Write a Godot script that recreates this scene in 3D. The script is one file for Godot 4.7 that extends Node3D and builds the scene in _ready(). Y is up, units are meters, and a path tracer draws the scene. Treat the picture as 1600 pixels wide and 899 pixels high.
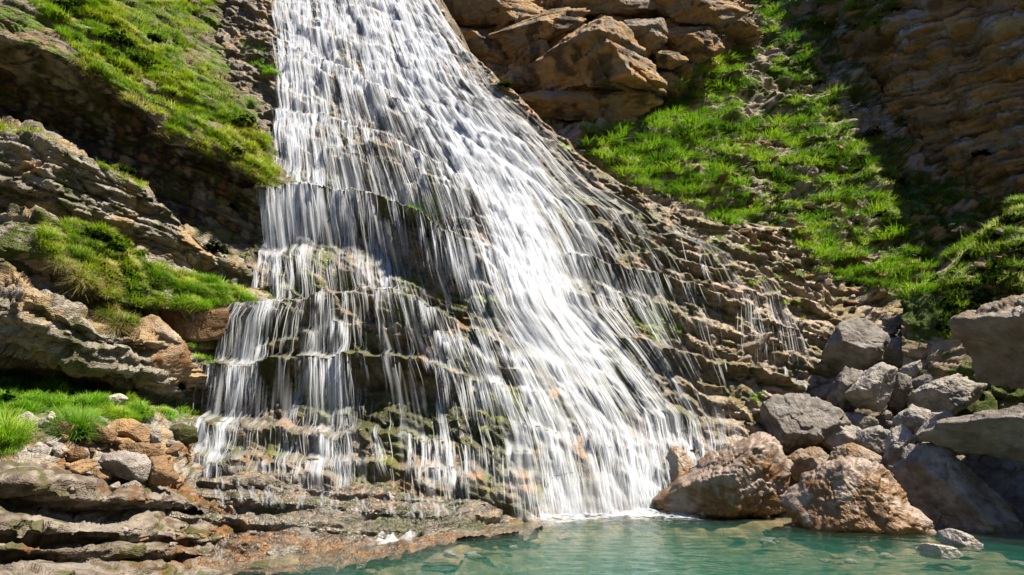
extends Node3D
# A fan-shaped waterfall over stepped rock, with a turquoise pool, boulders and grassy slopes.
# Units are metres, y is up, the water of the pool lies at y = 0 and the camera looks towards -z.

const F := 1085.0
const PITCH := 10.98
var C := Vector3(0, 2.2, 0)
var fwd: Vector3
var upv: Vector3
var rng := RandomNumberGenerator.new()
var ns := FastNoiseLite.new()      # simplex, frequency 1
var nf := FastNoiseLite.new()      # fractal simplex
var nc := FastNoiseLite.new()      # cellular, value of the cell
var ne := FastNoiseLite.new()      # cellular, distance to the border
var M := {}
var names := {}
var T0 := 0

func _ready() -> void:
	T0 = Time.get_ticks_msec()
	setup_camera_and_light()
	setup_noise()
	setup_materials()
	build_fall_rock()
	print("fall rock ", Time.get_ticks_msec() - T0)
	build_side_terrain()
	print("terrain ", Time.get_ticks_msec() - T0)
	build_pool()
	build_waterfall()
	print("water ", Time.get_ticks_msec() - T0)
	build_outcrop()
	build_boulders()
	build_shore_rocks()
	print("boulders ", Time.get_ticks_msec() - T0)
	build_vegetation()
	print("plants ", Time.get_ticks_msec() - T0)

# ------------------------------------------------------------------ camera, sky, sun
func setup_camera_and_light() -> void:
	var p := deg_to_rad(PITCH)
	fwd = Vector3(0, sin(p), -cos(p))
	upv = Vector3(0, cos(p), sin(p))
	var cam := Camera3D.new()
	cam.name = "camera"
	add_child(cam)
	cam.position = C
	cam.rotation.x = p
	cam.fov = rad_to_deg(2.0 * atan(449.5 / F))
	cam.far = 400.0
	cam.current = true
	var sky_mat := ProceduralSkyMaterial.new()
	sky_mat.sky_top_color = Color(0.30, 0.46, 0.74)
	sky_mat.sky_horizon_color = Color(0.70, 0.76, 0.84)
	sky_mat.ground_bottom_color = Color(0.20, 0.20, 0.16)
	sky_mat.ground_horizon_color = Color(0.42, 0.46, 0.44)
	var sky := Sky.new()
	sky.sky_material = sky_mat
	var env := Environment.new()
	env.background_mode = Environment.BG_SKY
	env.sky = sky
	env.background_energy_multiplier = 0.52
	env.tonemap_mode = Environment.TONE_MAPPER_LINEAR
	env.tonemap_exposure = 2.75
	env.sdfgi_enabled = true
	env.ssao_enabled = true
	env.ssil_enabled = true
	env.volumetric_fog_enabled = true
	env.volumetric_fog_density = 0.0
	var we := WorldEnvironment.new()
	we.name = "world_environment"
	we.environment = env
	add_child(we)
	var sun := DirectionalLight3D.new()
	sun.name = "sun"
	add_child(sun)
	var to_sun := Vector3(0.45, 0.88, 0.13).normalized()
	sun.look_at_from_position(to_sun * 50.0, Vector3.ZERO, Vector3(0, 0, 1))
	sun.light_energy = 1.6
	sun.light_angular_distance = 0.5
	sun.light_color = Color(1.0, 0.95, 0.86)
	sun.shadow_enabled = true

# ------------------------------------------------------------------ helpers
func ray(u: float, v: float) -> Vector3:
	return Vector3((u - 800.0) / F, 0, 0) + upv * ((449.5 - v) / F) + fwd

func P(u: float, v: float, d: float) -> Vector3:
	var r := ray(u, v)
	return C + r * (d / -r.z)

func project(p: Vector3) -> Vector2:
	var r := p - C
	var w := r.dot(fwd)
	return Vector2(800.0 + F * r.x / w, 449.5 - F * r.dot(upv) / w)

func interp(pts: Array, x: float) -> float:
	if x <= pts[0][0]:
		return pts[0][1]
	for i in range(1, pts.size()):
		if x <= pts[i][0]:
			var a: float = pts[i - 1][0]
			var b: float = pts[i][0]
			return lerpf(pts[i - 1][1], pts[i][1], (x - a) / (b - a))
	return pts[-1][1]

func sst(a: float, b: float, x: float) -> float:
	var t := clampf((x - a) / (b - a), 0.0, 1.0)
	return t * t * (3.0 - 2.0 * t)

func setup_noise() -> void:
	rng.seed = 7
	ns.noise_type = FastNoiseLite.TYPE_SIMPLEX_SMOOTH
	ns.fractal_type = FastNoiseLite.FRACTAL_NONE
	ns.frequency = 1.0
	ns.seed = 3
	nf.noise_type = FastNoiseLite.TYPE_SIMPLEX_SMOOTH
	nf.fractal_type = FastNoiseLite.FRACTAL_FBM
	nf.fractal_octaves = 4
	nf.frequency = 1.0
	nf.seed = 11
	for n in [nc, ne]:
		n.noise_type = FastNoiseLite.TYPE_CELLULAR
		n.fractal_type = FastNoiseLite.FRACTAL_NONE
		n.frequency = 1.0
		n.seed = 21
		n.cellular_jitter = 0.9
	nc.cellular_return_type = FastNoiseLite.RETURN_CELL_VALUE
	ne.cellular_return_type = FastNoiseLite.RETURN_DISTANCE2_SUB

func noise_bytes(seed_value: int, freq: float, octaves: int, kind: int, side: int) -> PackedByteArray:
	var n := FastNoiseLite.new()
	n.seed = seed_value
	n.noise_type = FastNoiseLite.TYPE_SIMPLEX_SMOOTH if kind == 0 else FastNoiseLite.TYPE_CELLULAR
	n.cellular_return_type = FastNoiseLite.RETURN_DISTANCE2_SUB
	n.frequency = freq
	n.fractal_type = FastNoiseLite.FRACTAL_FBM
	n.fractal_octaves = octaves
	var im := n.get_seamless_image(side, side)
	im.convert(Image.FORMAT_L8)
	return im.get_data()

# Grain of stone: patches, fine grain and hair cracks, mixed and set between lo and hi (linear), as an sRGB or a plain picture.
func grain_image(seed_value: int, lo: float, hi: float, srgb: bool, parts: Vector3) -> ImageTexture:
	var side := 1024
	var a := noise_bytes(seed_value, 0.008, 6, 0, side)
	var b := noise_bytes(seed_value + 1, 0.05, 5, 0, side)
	var c := noise_bytes(seed_value + 2, 0.018, 3, 1, side)
	var table := PackedByteArray()
	table.resize(256)
	for i in 256:
		var v := lerpf(lo, hi, i / 255.0)
		table[i] = int(clampf(pow(v, 1.0 / 2.2) if srgb else v, 0.0, 1.0) * 255.0)
	var sum := parts.x + parts.y + parts.z
	for i in a.size():
		var crack := minf(1.0, c[i] / 60.0) * 255.0
		var v := (a[i] * parts.x + b[i] * parts.y + crack * parts.z) / sum
		v = clampf((v - 128.0) * 1.7 + 140.0, 0.0, 255.0)
		a[i] = table[int(v)]
	return ImageTexture.create_from_image(Image.create_from_data(side, side, false, Image.FORMAT_L8, a))

func rock_mat(rough: float, scale: Vector3, bump: float, spec := 0.5) -> StandardMaterial3D:
	var m := StandardMaterial3D.new()
	m.vertex_color_use_as_albedo = true
	m.albedo_texture = M.tex_rock
	m.uv1_triplanar = true
	m.uv1_world_triplanar = true
	m.uv1_scale = scale
	m.roughness = rough
	m.metallic_specular = spec
	m.heightmap_enabled = true
	m.heightmap_texture = M.tex_bump
	m.heightmap_scale = bump
	return m

func setup_materials() -> void:
	M.tex_rock = grain_image(5, 0.40, 1.0, true, Vector3(0.5, 0.35, 0.10))
	M.tex_bump = grain_image(9, 0.0, 1.0, false, Vector3(0.55, 0.3, 0.10))
	M.wet_rock = rock_mat(0.40, Vector3(0.5, 0.7, 0.5), 9.0)
	M.bench_rock = rock_mat(0.34, Vector3(0.5, 0.7, 0.5), 6.0, 0.55)
	M.dry_rock = rock_mat(0.9, Vector3(0.45, 0.6, 0.45), 5.0, 0.35)
	M.cliff_rock = rock_mat(0.85, Vector3(0.38, 0.6, 0.38), 11.0, 0.35)
	M.boulder = rock_mat(0.85, Vector3(0.55, 0.55, 0.55), 7.0, 0.35)
	M.wet_boulder = rock_mat(0.58, Vector3(0.45, 0.45, 0.45), 3.0, 0.5)
	var w := StandardMaterial3D.new()
	w.albedo_color = Color(0.97, 0.98, 1.0)
	w.roughness = 0.55
	w.backlight_enabled = true
	w.backlight = Color(0.95, 0.97, 1.0)
	M.strand = w
	var ve := w.duplicate()
	ve.vertex_color_use_as_albedo = true
	ve.transparency = BaseMaterial3D.TRANSPARENCY_ALPHA
	M.veil = ve
	var g := StandardMaterial3D.new()
	g.vertex_color_use_as_albedo = true
	g.roughness = 0.6
	g.metallic_specular = 0.35
	g.backlight_enabled = true
	g.backlight = Color(0.75, 0.9, 0.4)
	M.grass = g
	var ps := StandardMaterial3D.new()
	ps.albedo_color = Color(0.30, 0.50, 0.44, 0.06)
	ps.transparency = BaseMaterial3D.TRANSPARENCY_ALPHA
	ps.roughness = 0.08
	ps.metallic_specular = 0.38
	M.pool = ps
	var pl := StandardMaterial3D.new()
	pl.albedo_color = Color(0.05, 0.35, 0.29, 0.17)
	pl.transparency = BaseMaterial3D.TRANSPARENCY_ALPHA
	pl.roughness = 1.0
	pl.specular_mode = BaseMaterial3D.SPECULAR_DISABLED
	M.pool_body = pl

func numbered(called: String) -> String:
	if not names.has(called):
		names[called] = 0
		return called
	names[called] += 1
	return "%s_%03d" % [called, names[called]]

func tag(o: Node, label: String, category: String, group := "", kind := "") -> Node:
	o.set_meta("label", label)
	o.set_meta("category", category)
	if group != "":
		o.set_meta("group", group)
	if kind != "":
		o.set_meta("kind", kind)
	return o

func obj(called: String, mesh: Mesh, mat: Material, parent: Node = self) -> MeshInstance3D:
	var o := MeshInstance3D.new()
	o.name = numbered(called) if parent == self else called
	o.mesh = mesh
	o.material_override = mat
	parent.add_child(o, true)
	return o

func array_mesh(pos: PackedVector3Array, nor: PackedVector3Array, col: PackedColorArray, idx: PackedInt32Array) -> ArrayMesh:
	var a := []
	a.resize(Mesh.ARRAY_MAX)
	a[Mesh.ARRAY_VERTEX] = pos
	a[Mesh.ARRAY_NORMAL] = nor
	if col.size() > 0:
		a[Mesh.ARRAY_COLOR] = col
	a[Mesh.ARRAY_INDEX] = idx
	var m := ArrayMesh.new()
	m.add_surface_from_arrays(Mesh.PRIMITIVE_TRIANGLES, a)
	return m

# A grid of w x h points, row by row. side: a point that the front looks at.
func grid_normals(pos: PackedVector3Array, w: int, h: int, side: Vector3) -> PackedVector3Array:
	var nor := PackedVector3Array()
	nor.resize(w * h)
	for j in h:
		var j0 := maxi(j - 1, 0) * w
		var j1 := mini(j + 1, h - 1) * w
		for i in w:
			var dx := pos[j * w + mini(i + 1, w - 1)] - pos[j * w + maxi(i - 1, 0)]
			var dy := pos[j1 + i] - pos[j0 + i]
			nor[j * w + i] = dx.cross(dy).normalized()
	var votes := 0.0
	for k in range(0, w * h, maxi(1, w * h / 200)):
		votes += nor[k].dot((side - pos[k]).normalized())
	if votes < 0.0:
		for k in w * h:
			nor[k] = -nor[k]
	return nor

func grid_index(pos: PackedVector3Array, nor: PackedVector3Array, w: int, h: int) -> PackedInt32Array:
	var idx := PackedInt32Array()
	idx.resize((w - 1) * (h - 1) * 6)
	var k := 0
	var votes := 0.0
	for q in range(0, w * (h - 1) - 1, maxi(1, w * h / 400)):
		votes += signf((pos[q + w] - pos[q]).cross(pos[q + 1] - pos[q]).dot(nor[q])) if q % w < w - 1 else 0.0
	var flip := votes < 0.0
	for j in h - 1:
		for i in w - 1:
			var a := j * w + i
			var b := a + 1
			var c := a + w
			var d := c + 1
			idx[k] = a
			idx[k + 1] = c if flip else b
			idx[k + 2] = b if flip else c
			idx[k + 3] = b
			idx[k + 4] = c if flip else d
			idx[k + 5] = d if flip else c
			k += 6
	return idx

# Which terrain point stands at each spot, so that plants and stones can be put on the ground.
const BW := 534
const BH := 300
var zbuf := PackedFloat32Array()
var zpos := PackedVector3Array()
var znor := PackedVector3Array()

func splat(pos: PackedVector3Array, nor: PackedVector3Array) -> void:
	if zbuf.size() == 0:
		zbuf.resize(BW * BH)
		zbuf.fill(1e9)
		zpos.resize(BW * BH)
		znor.resize(BW * BH)
	for k in pos.size():
		var r := pos[k] - C
		var w := r.dot(fwd)
		if w < 1.0:
			continue
		var bx := int((800.0 + F * r.x / w) / 3.0)
		var by := int((449.5 - F * r.dot(upv) / w) / 3.0)
		if bx < 0 or by < 0 or bx >= BW or by >= BH:
			continue
		var c := by * BW + bx
		if w < zbuf[c]:
			zbuf[c] = w
			zpos[c] = pos[k]
			znor[c] = nor[k]

func hit(u: float, v: float) -> int:
	var bx := clampi(int(u / 3.0), 1, BW - 2)
	var by := clampi(int(v / 3.0), 1, BH - 2)
	var best := by * BW + bx
	var w := zbuf[best]
	for dy in [-1, 0, 1]:
		for dx in [-1, 0, 1]:
			var c: int = (by + dy) * BW + bx + dx
			if zbuf[c] < w - 0.8:
				w = zbuf[c]
				best = c
	return best if zbuf[best] < 1e8 else -1

# Broken, bedded rock: how far a point stands out (metres) when blocks of size bs are offset by up to amp.
func blocks(p: Vector3, bs: Vector3, dip: Vector2, amp: float) -> float:
	var y := p.y + dip.x * p.x + dip.y * p.z
	var w := ns.get_noise_3d(p.x * 0.35, p.y * 0.35, p.z * 0.35) * 0.35
	var qx := p.x / bs.x + w
	var qy := y / bs.y + w * 1.3
	var qz := p.z / bs.z
	var a := nc.get_noise_3d(qx, qy, qz)
	var e := ne.get_noise_3d(qx, qy, qz) + 1.0
	var s := 3.1
	var a2 := nc.get_noise_3d(qx * s + 9.0, qy * s, qz * s)
	var crack := 1.0 - clampf(e / 0.12, 0.0, 1.0)
	return amp * (a * 0.75 + a2 * 0.28 - crack * 0.45) + nf.get_noise_3d(p.x * 0.9, y * 1.6, p.z * 0.9) * amp * 0.5

# Thin beds that stand out or fall back by turns, running along the hillside.
func strata(p: Vector3, h: float, dip: Vector2, amp: float) -> float:
	var y := p.y + dip.x * p.x + dip.y * p.z
	var s := y / h + 0.14 / maxf(h, 0.25) * ns.get_noise_3d(p.x * 0.25, p.y * 0.25, p.z * 0.25) + 0.15 * ns.get_noise_3d(p.x * 1.7, p.y, p.z * 1.7)
	var k := floorf(s)
	var along := p.x * 0.85 + p.z * 0.5
	var off := ns.get_noise_2d(k * 7.31, along * 0.55) * 0.8 + nc.get_noise_2d(k * 3.7 + 90.0, along * 0.6) * 0.3
	return amp * (off - 0.45 * (1.0 - sst(0.0, 0.22, s - k)))

func mix3(a: Color, b: Color, t: float) -> Color:
	return a.lerp(b, clampf(t, 0.0, 1.0))

# ------------------------------------------------------------------ the rock under the waterfall
var D0 := [[-9.0, 15.2], [-6.0, 15.5], [-4.0, 15.8], [0.5, 16.4], [1.65, 17.1], [3.5, 17.7], [7.0, 18.5], [10.0, 19.4], [13.0, 21.0]]
var D1 := [[-9.0, 15.7], [-6.0, 16.0], [-4.0, 16.3], [0.5, 16.9], [2.0, 17.5], [4.0, 18.1], [7.0, 18.9], [10.0, 19.9], [13.0, 21.5]]
const SLOPE := 0.42

func d_base(x: float, y: float) -> float:
	if y < 0.0:
		return interp(D0, x) + y * 1.5
	if y < 1.2:
		return lerpf(interp(D0, x), interp(D1, x), pow(y / 1.2, 0.8))
	return interp(D1, x) + SLOPE * (y - 1.2)

func px2xy(u: float, v: float) -> Vector2:
	var r := ray(u, v)
	var d := 18.0
	for k in 14:
		var p := C + r * (d / -r.z)
		d = lerpf(d, d_base(p.x, p.y), 0.7)
	var q := C + r * (d / -r.z)
	return Vector2(q.x, q.y)

# [line in the photograph's proportions, tread depth, overhang, height of the overhang]
var ledge_px := [
	[[[425, 58], [500, 95], [569, 127], [681, 191], [760, 240], [850, 300], [960, 385]], 0.55, 0.1, 0.6],
	[[[425, 175], [500, 182], [560, 200], [620, 222], [700, 262], [790, 325], [880, 410]], 0.4, 0.1, 0.5],
	[[[395, 300], [480, 296], [540, 300], [600, 312], [640, 325], [700, 368], [740, 380], [790, 402], [830, 442]], 1.1, 0.85, 2.0],
	[[[370, 478], [450, 472], [520, 462], [600, 452], [650, 468], [700, 495], [750, 520], [800, 545]], 1.2, 0.0, 0.6],
	[[[385, 545], [460, 530], [530, 507], [600, 512], [680, 520], [760, 548], [820, 560]], 0.3, 0.1, 0.4],
	[[[320, 568], [400, 568], [480, 556], [560, 560], [640, 558], [690, 575], [720, 590], [780, 600], [830, 612]], 0.8, 0.7, 1.2],
	[[[290, 655], [370, 660], [450, 668], [520, 680], [590, 670], [680, 690], [760, 700], [800, 712]], 0.6, 0.1, 0.5],
	[[[270, 708], [400, 716], [500, 722], [600, 722], [700, 735], [800, 745]], 0.3, 0.1, 0.3],
	[[[900, 400], [952, 413], [1031, 433], [1088, 452], [1130, 470]], 0.7, 0.35, 0.9],
	[[[1000, 530], [1040, 548], [1090, 560], [1200, 580], [1240, 600]], 0.7, 0.35, 1.0],
	[[[960, 330], [1040, 360], [1130, 385], [1200, 410], [1260, 440]], 0.4, 0.1, 0.4],
	[[[1080, 430], [1160, 455], [1240, 470], [1300, 490]], 0.4, 0.1, 0.4],
]
var ledges := []
var edge_r := []
const FX0 := -10.0
const FY0 := -0.7
const FS := 0.052
var FW := 445
var FH := 475
var fall_d := PackedFloat32Array()

func moss_spots() -> Array:
	var out := []
	for s in [[430, 520, 38, 0], [425, 560, 34, 0], [480, 440, 24, 1], [530, 435, 22, 1], [640, 440, 22, 1], [700, 480, 36, 0], [690, 455, 16, 1], [730, 560, 46, 0], [780, 640, 52, 1], [690, 650, 46, 0], [600, 655, 44, 0], [1025, 503, 38, 2],
			[905, 225, 26, 3], [950, 265, 28, 3], [990, 300, 22, 3], [1010, 385, 20, 1], [1120, 500, 44, 3], [1090, 480, 26, 0], [1140, 525, 22, 1], [1183, 620, 18, 2], [660, 322, 30, 2], [880, 230, 14, 2], [450, 270, 22, 2], [820, 680, 40, 0], [920, 545, 26, 2], [1205, 600, 26, 3], [560, 640, 30, 0], [500, 640, 22, 1], [350, 690, 16, 0], [760, 700, 30, 0], [1060, 370, 18, 0], [720, 415, 30, 0], [760, 470, 18, 2], [775, 500, 22, 1], [850, 740, 20, 0], [730, 770, 26, 0]]:
		var c := px2xy(s[0], s[1])
		out.append([c.x, c.y, s[2] * 0.0175, s[3]])
	return out

func build_fall_rock() -> void:
	for l in ledge_px:
		var pts := []
		for q in l[0]:
			var w := px2xy(q[0], q[1])
			pts.append([w.x, w.y])
		ledges.append([pts, l[1], l[2], l[3]])
	for q in [[640, -60], [700, 60], [770, 130], [855, 205], [935, 272], [1000, 312], [1040, 345]]:
		var w := px2xy(q[0], q[1])
		edge_r.append([w.y, w.x])
	edge_r.reverse()
	var moss := moss_spots()
	var pos := PackedVector3Array()
	var col := PackedColorArray()
	pos.resize(FW * FH)
	col.resize(FW * FH)
	fall_d.resize(FW * FH)
	var grey := Color(0.20, 0.165, 0.115)
	var dark := Color(0.055, 0.048, 0.036)
	var tan := Color(0.41, 0.32, 0.23)
	var ochre := Color(0.33, 0.17, 0.055)
	var mosses := [Color(0.06, 0.066, 0.014), Color(0.12, 0.14, 0.016), Color(0.17, 0.25, 0.016), Color(0.17, 0.13, 0.014)]
	for i in FW:
		var x := FX0 + i * FS
		var d0 := interp(D0, x)
		var d1 := interp(D1, x)
		var ly := []
		for l in ledges:
			var pts: Array = l[0]
			var y := interp(pts, x) + ns.get_noise_2d(x * 1.3, 7.0 * pts[0][1]) * 0.10 + ns.get_noise_2d(x * 4.0, 3.0 * pts[0][1]) * 0.05
			var e: float = sst(pts[0][0] - 0.9, pts[0][0], x) * (1.0 - sst(pts[-1][0], pts[-1][0] + 1.2, x))
			if pts[0][0] < 1.0:
				e *= 1.0 - 0.6 * sst(0.0, 2.5, x)
			if e > 0.0:
				var near := 1.0 - sst(-2.2, -0.6, x) if pts[0][0] < 1.0 else 1.0
				ly.append([y, l[1] * e * (0.4 + 0.6 * near), l[2] * e * near, l[3]])
		var soft := log(1.0 + exp(clampf((x + 2.0) * 1.2, -20.0, 20.0))) / 1.2
		var nearby := moss.filter(func(m): return absf(m[0] - x) < m[2] * 1.6)
		for j in FH:
			var y := FY0 + j * FS
			var d: float
			if y < 0.0:
				d = d0 + y * 1.5
			elif y < 1.2:
				d = lerpf(d0, d1, pow(y / 1.2, 0.8))
			else:
				d = d1 + SLOPE * (y - 1.2)
			for l in ly:
				var dy: float = y - l[0]
				if dy > -1.6 and dy < 1.6:
					d += l[1] * (sst(-0.03, 0.14, dy) - clampf((dy + 1.5) / 3.0, 0.0, 1.0))
				if dy < 0.0 and -dy < l[3] * 1.3 and l[2] > 0.0:
					d += l[2] * sst(0.02, 0.22, -dy) * (1.0 - sst(l[3] * 0.5, l[3] * 1.3, -dy))
			var sp := project(Vector3(x, y, -d))
			var calm := 1.0 - 0.72 * sst(0.55, 0.9, density(sp.x, sp.y)) * sst(200.0, 340.0, sp.y)
			var wx := ns.get_noise_2d(x * 0.5, y * 0.5)
			var st := y + 0.5 * soft
			var s1 := st / 0.62 + wx * 0.8
			var f1 := s1 - floorf(s1)
			d += (sst(0.5, 0.95, f1) - f1) * 0.62 * lerpf(0.22, 0.38, sst(-2.0, 3.0, x)) * calm
			var s2 := st / 0.19 + wx * 1.7
			var f2 := s2 - floorf(s2)
			d += (sst(0.4, 0.95, f2) - f2) * 0.19 * 0.45 * calm
			var low := sst(0.0, 0.5, y)
			var p := Vector3(x, y, -d)
			if x < 4.6:
				d -= blocks(p, Vector3(0.75, 0.42, 0.8), Vector2(0.35, 0.0), 0.17) * (0.35 + 0.65 * low) * calm
			else:
				d -= lerpf(blocks(p, Vector3(0.75, 0.42, 0.8), Vector2(0.35, 0.0), 0.17), strata(p, 0.4, Vector2(0.22, 0.0), 0.22) + strata(p, 0.15, Vector2(0.22, 0.0), 0.09) + blocks(p, Vector3(1.1, 0.3, 0.9), Vector2(0.22, 0.0), 0.07), sst(4.4, 5.8, x)) * calm
			d -= nf.get_noise_2d(x * 2.6, y * 3.2) * 0.07 * calm
			if y > 8.4:
				var xe := interp(edge_r, y) + 0.25 + ns.get_noise_1d(y * 1.5) * 0.15
				if x > xe:
					d += sst(8.4, 11.0, y) * 5.0 * sst(0.0, 1.6, x - xe) + (x - xe) * 0.5 * sst(8.4, 11.0, y)
			if x > 9.5:
				d += (x - 9.5) * (x - 9.5) * 0.3
			fall_d[j * FW + i] = d
			p.z = -d
			pos[j * FW + i] = p
			# colour of the stone: grey, tan to the right, ochre near the pool, moss in patches
			var n1 := nf.get_noise_3d(x * 0.6, y * 0.9, d * 0.6)
			var n2 := nf.get_noise_3d(x * 2.1 + 30.0, y * 3.3, d * 2.0)
			var c := mix3(grey, dark, 0.35 + n1 * 1.3 + n2 * 0.7)
			var right := sst(4.4, 6.2, x + n1 * 2.0) * (1.0 - sst(8.0, 10.5, y + n1 * 2.0))
			pass
			c = mix3(c, tan, sst(0.12, 0.3, n2 - 0.05 + 0.25 * n1) * 0.6)
			if y < 1.5:
				c = mix3(c, ochre, sst(0.0, 0.4, n1 + 0.28 - y * 0.32 + 0.3 * n2) * (1.0 - sst(0.0, 2.5, x)))
			c = mix3(c, ochre, sst(0.18, 0.36, nf.get_noise_3d(x * 0.9 - 8.0, y * 1.4, 4.0)) * 0.7)
			var mo := sst(0.0, 0.2, nf.get_noise_3d(x * 0.8 + 50.0, y * 1.1, 9.0) + n2 * 0.5)
			c = mix3(c, mix3(mosses[0], mosses[1], 0.3 + n1 * 2.0), mo * 0.85 * (1.0 - sst(9.0, 12.0, y)))
			for m in nearby:
				var dd: float = Vector2(x - m[0], (y - m[1]) * 1.5).length() / m[2]
				if dd < 1.6:
					c = mix3(c, mosses[m[3]], sst(1.15, 0.75, dd + n2 * 1.1))
			c = mix3(c, mix3(tan, Color(0.27, 0.20, 0.14), 0.4 + n2 * 1.8), right * sst(-0.35, 0.0, n1 + 0.5 * n2 + 0.1))
			c = mix3(c, mix3(mosses[3], mosses[0], 0.5 + n2 * 2.0), right * sst(0.08, 0.22, nf.get_noise_3d(x * 0.9 + 70.0, y * 1.6 + 0.25 * x, 2.0) + 0.3 * n2) * 0.85)
			col[j * FW + i] = c
	var nor := grid_normals(pos, FW, FH, C + Vector3(0, 6, 0))
	var o := obj("rock_terrain", array_mesh(pos, nor, col, grid_index(pos, nor, FW, FH)), M.wet_rock)
	tag(o, "wet stepped grey rock ledges with moss beneath the waterfall", "rock ledges", "", "structure")
	splat(pos, nor)

func fall_at(x: float, y: float) -> float:
	var fx := clampf((x - FX0) / FS, 0.0, FW - 1.01)
	var fy := clampf((y - FY0) / FS, 0.0, FH - 1.01)
	var i := int(fx)
	var j := int(fy)
	var k := j * FW + i
	return lerpf(lerpf(fall_d[k], fall_d[k + 1], fx - i), lerpf(fall_d[k + FW], fall_d[k + FW + 1], fx - i), fy - j)

# ------------------------------------------------------------------ slopes and cliffs as patches
# us: column positions; rows: for each row an array of [v, d], one for each column. shift(p, n) -> metres outward, paint(p, n, t, s) -> colour.
func cr(a: Vector3, b: Vector3, c: Vector3, d: Vector3, t: float) -> Vector3:
	return b.cubic_interpolate(c, a, d, t)

func patch(called: String, us: Array, rows: Array, step: float, shift: Callable, paint: Callable, mat: Material, label: String, category: String, keep := true) -> MeshInstance3D:
	var nu := us.size()
	var nr := rows.size()
	var ctl := []
	for r in nr:
		var line := PackedVector3Array()
		for c in nu:
			line.append(P(us[c], rows[r][c][0], rows[r][c][1]))
		ctl.append(line)
	var mr: PackedVector3Array = ctl[nr / 2]
	var width := 0.0
	for c in nu - 1:
		width += mr[c].distance_to(mr[c + 1])
	var w := int(ceil(width / step)) + 1
	var sub := []
	for r in nr - 1:
		var longest := 0.0
		for c in nu:
			longest = maxf(longest, ctl[r][c].distance_to(ctl[r + 1][c]))
		sub.append(maxi(1, int(ceil(longest / step))))
	# each control row resampled across
	var across := []
	for r in nr:
		var line: PackedVector3Array = ctl[r]
		var out := PackedVector3Array()
		for i in w:
			var t := float(i) / (w - 1) * (nu - 1)
			var k := mini(int(t), nu - 2)
			out.append(cr(line[maxi(k - 1, 0)], line[k], line[k + 1], line[mini(k + 2, nu - 1)], t - k))
		across.append(out)
	var pos := PackedVector3Array()
	var tv := PackedFloat32Array()
	for r in nr - 1:
		for s in sub[r]:
			var t: float = float(s) / float(sub[r])
			for i in w:
				var a: Vector3 = across[r][i]
				var b: Vector3 = across[r + 1][i]
				var q := a.lerp(b, t)
				if r > 0 and r < nr - 2:
					q = q.lerp(cr(across[r - 1][i], a, b, across[r + 2][i], t), 0.35)
				pos.append(q)
			tv.append(r + t)
	for i in w:
		pos.append(across[nr - 1][i])
	tv.append(nr - 1)
	var h := pos.size() / w
	var side := C + Vector3(0, 30, 12)
	var n0 := grid_normals(pos, w, h, side)
	# broad normals, so that blocks stand out straight
	var raw := pos.duplicate()
	for j in h:
		for i in w:
			var k := j * w + i
			var n := (n0[k] + n0[maxi(j - 6, 0) * w + i] + n0[mini(j + 6, h - 1) * w + i] + n0[j * w + maxi(i - 6, 0)] + n0[j * w + mini(i + 6, w - 1)]).normalized()
			pos[k] = raw[k] + n * float(shift.call(raw[k], n, tv[j], float(i) / (w - 1)))
	var nor := grid_normals(pos, w, h, side)
	var same := 0.0
	for k in range(0, w * h, 37):
		same += nor[k].dot(n0[k])
	if same < 0.0:
		for k in w * h:
			nor[k] = -nor[k]
	var col := PackedColorArray()
	col.resize(w * h)
	for j in h:
		for i in w:
			var k := j * w + i
			col[k] = paint.call(pos[k], nor[k], tv[j], float(i) / (w - 1))
	var o := obj(called, array_mesh(pos, nor, col, grid_index(pos, nor, w, h)), mat)
	tag(o, label, category, "", "structure")
	if keep:
		splat(pos, nor)
	return o

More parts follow.
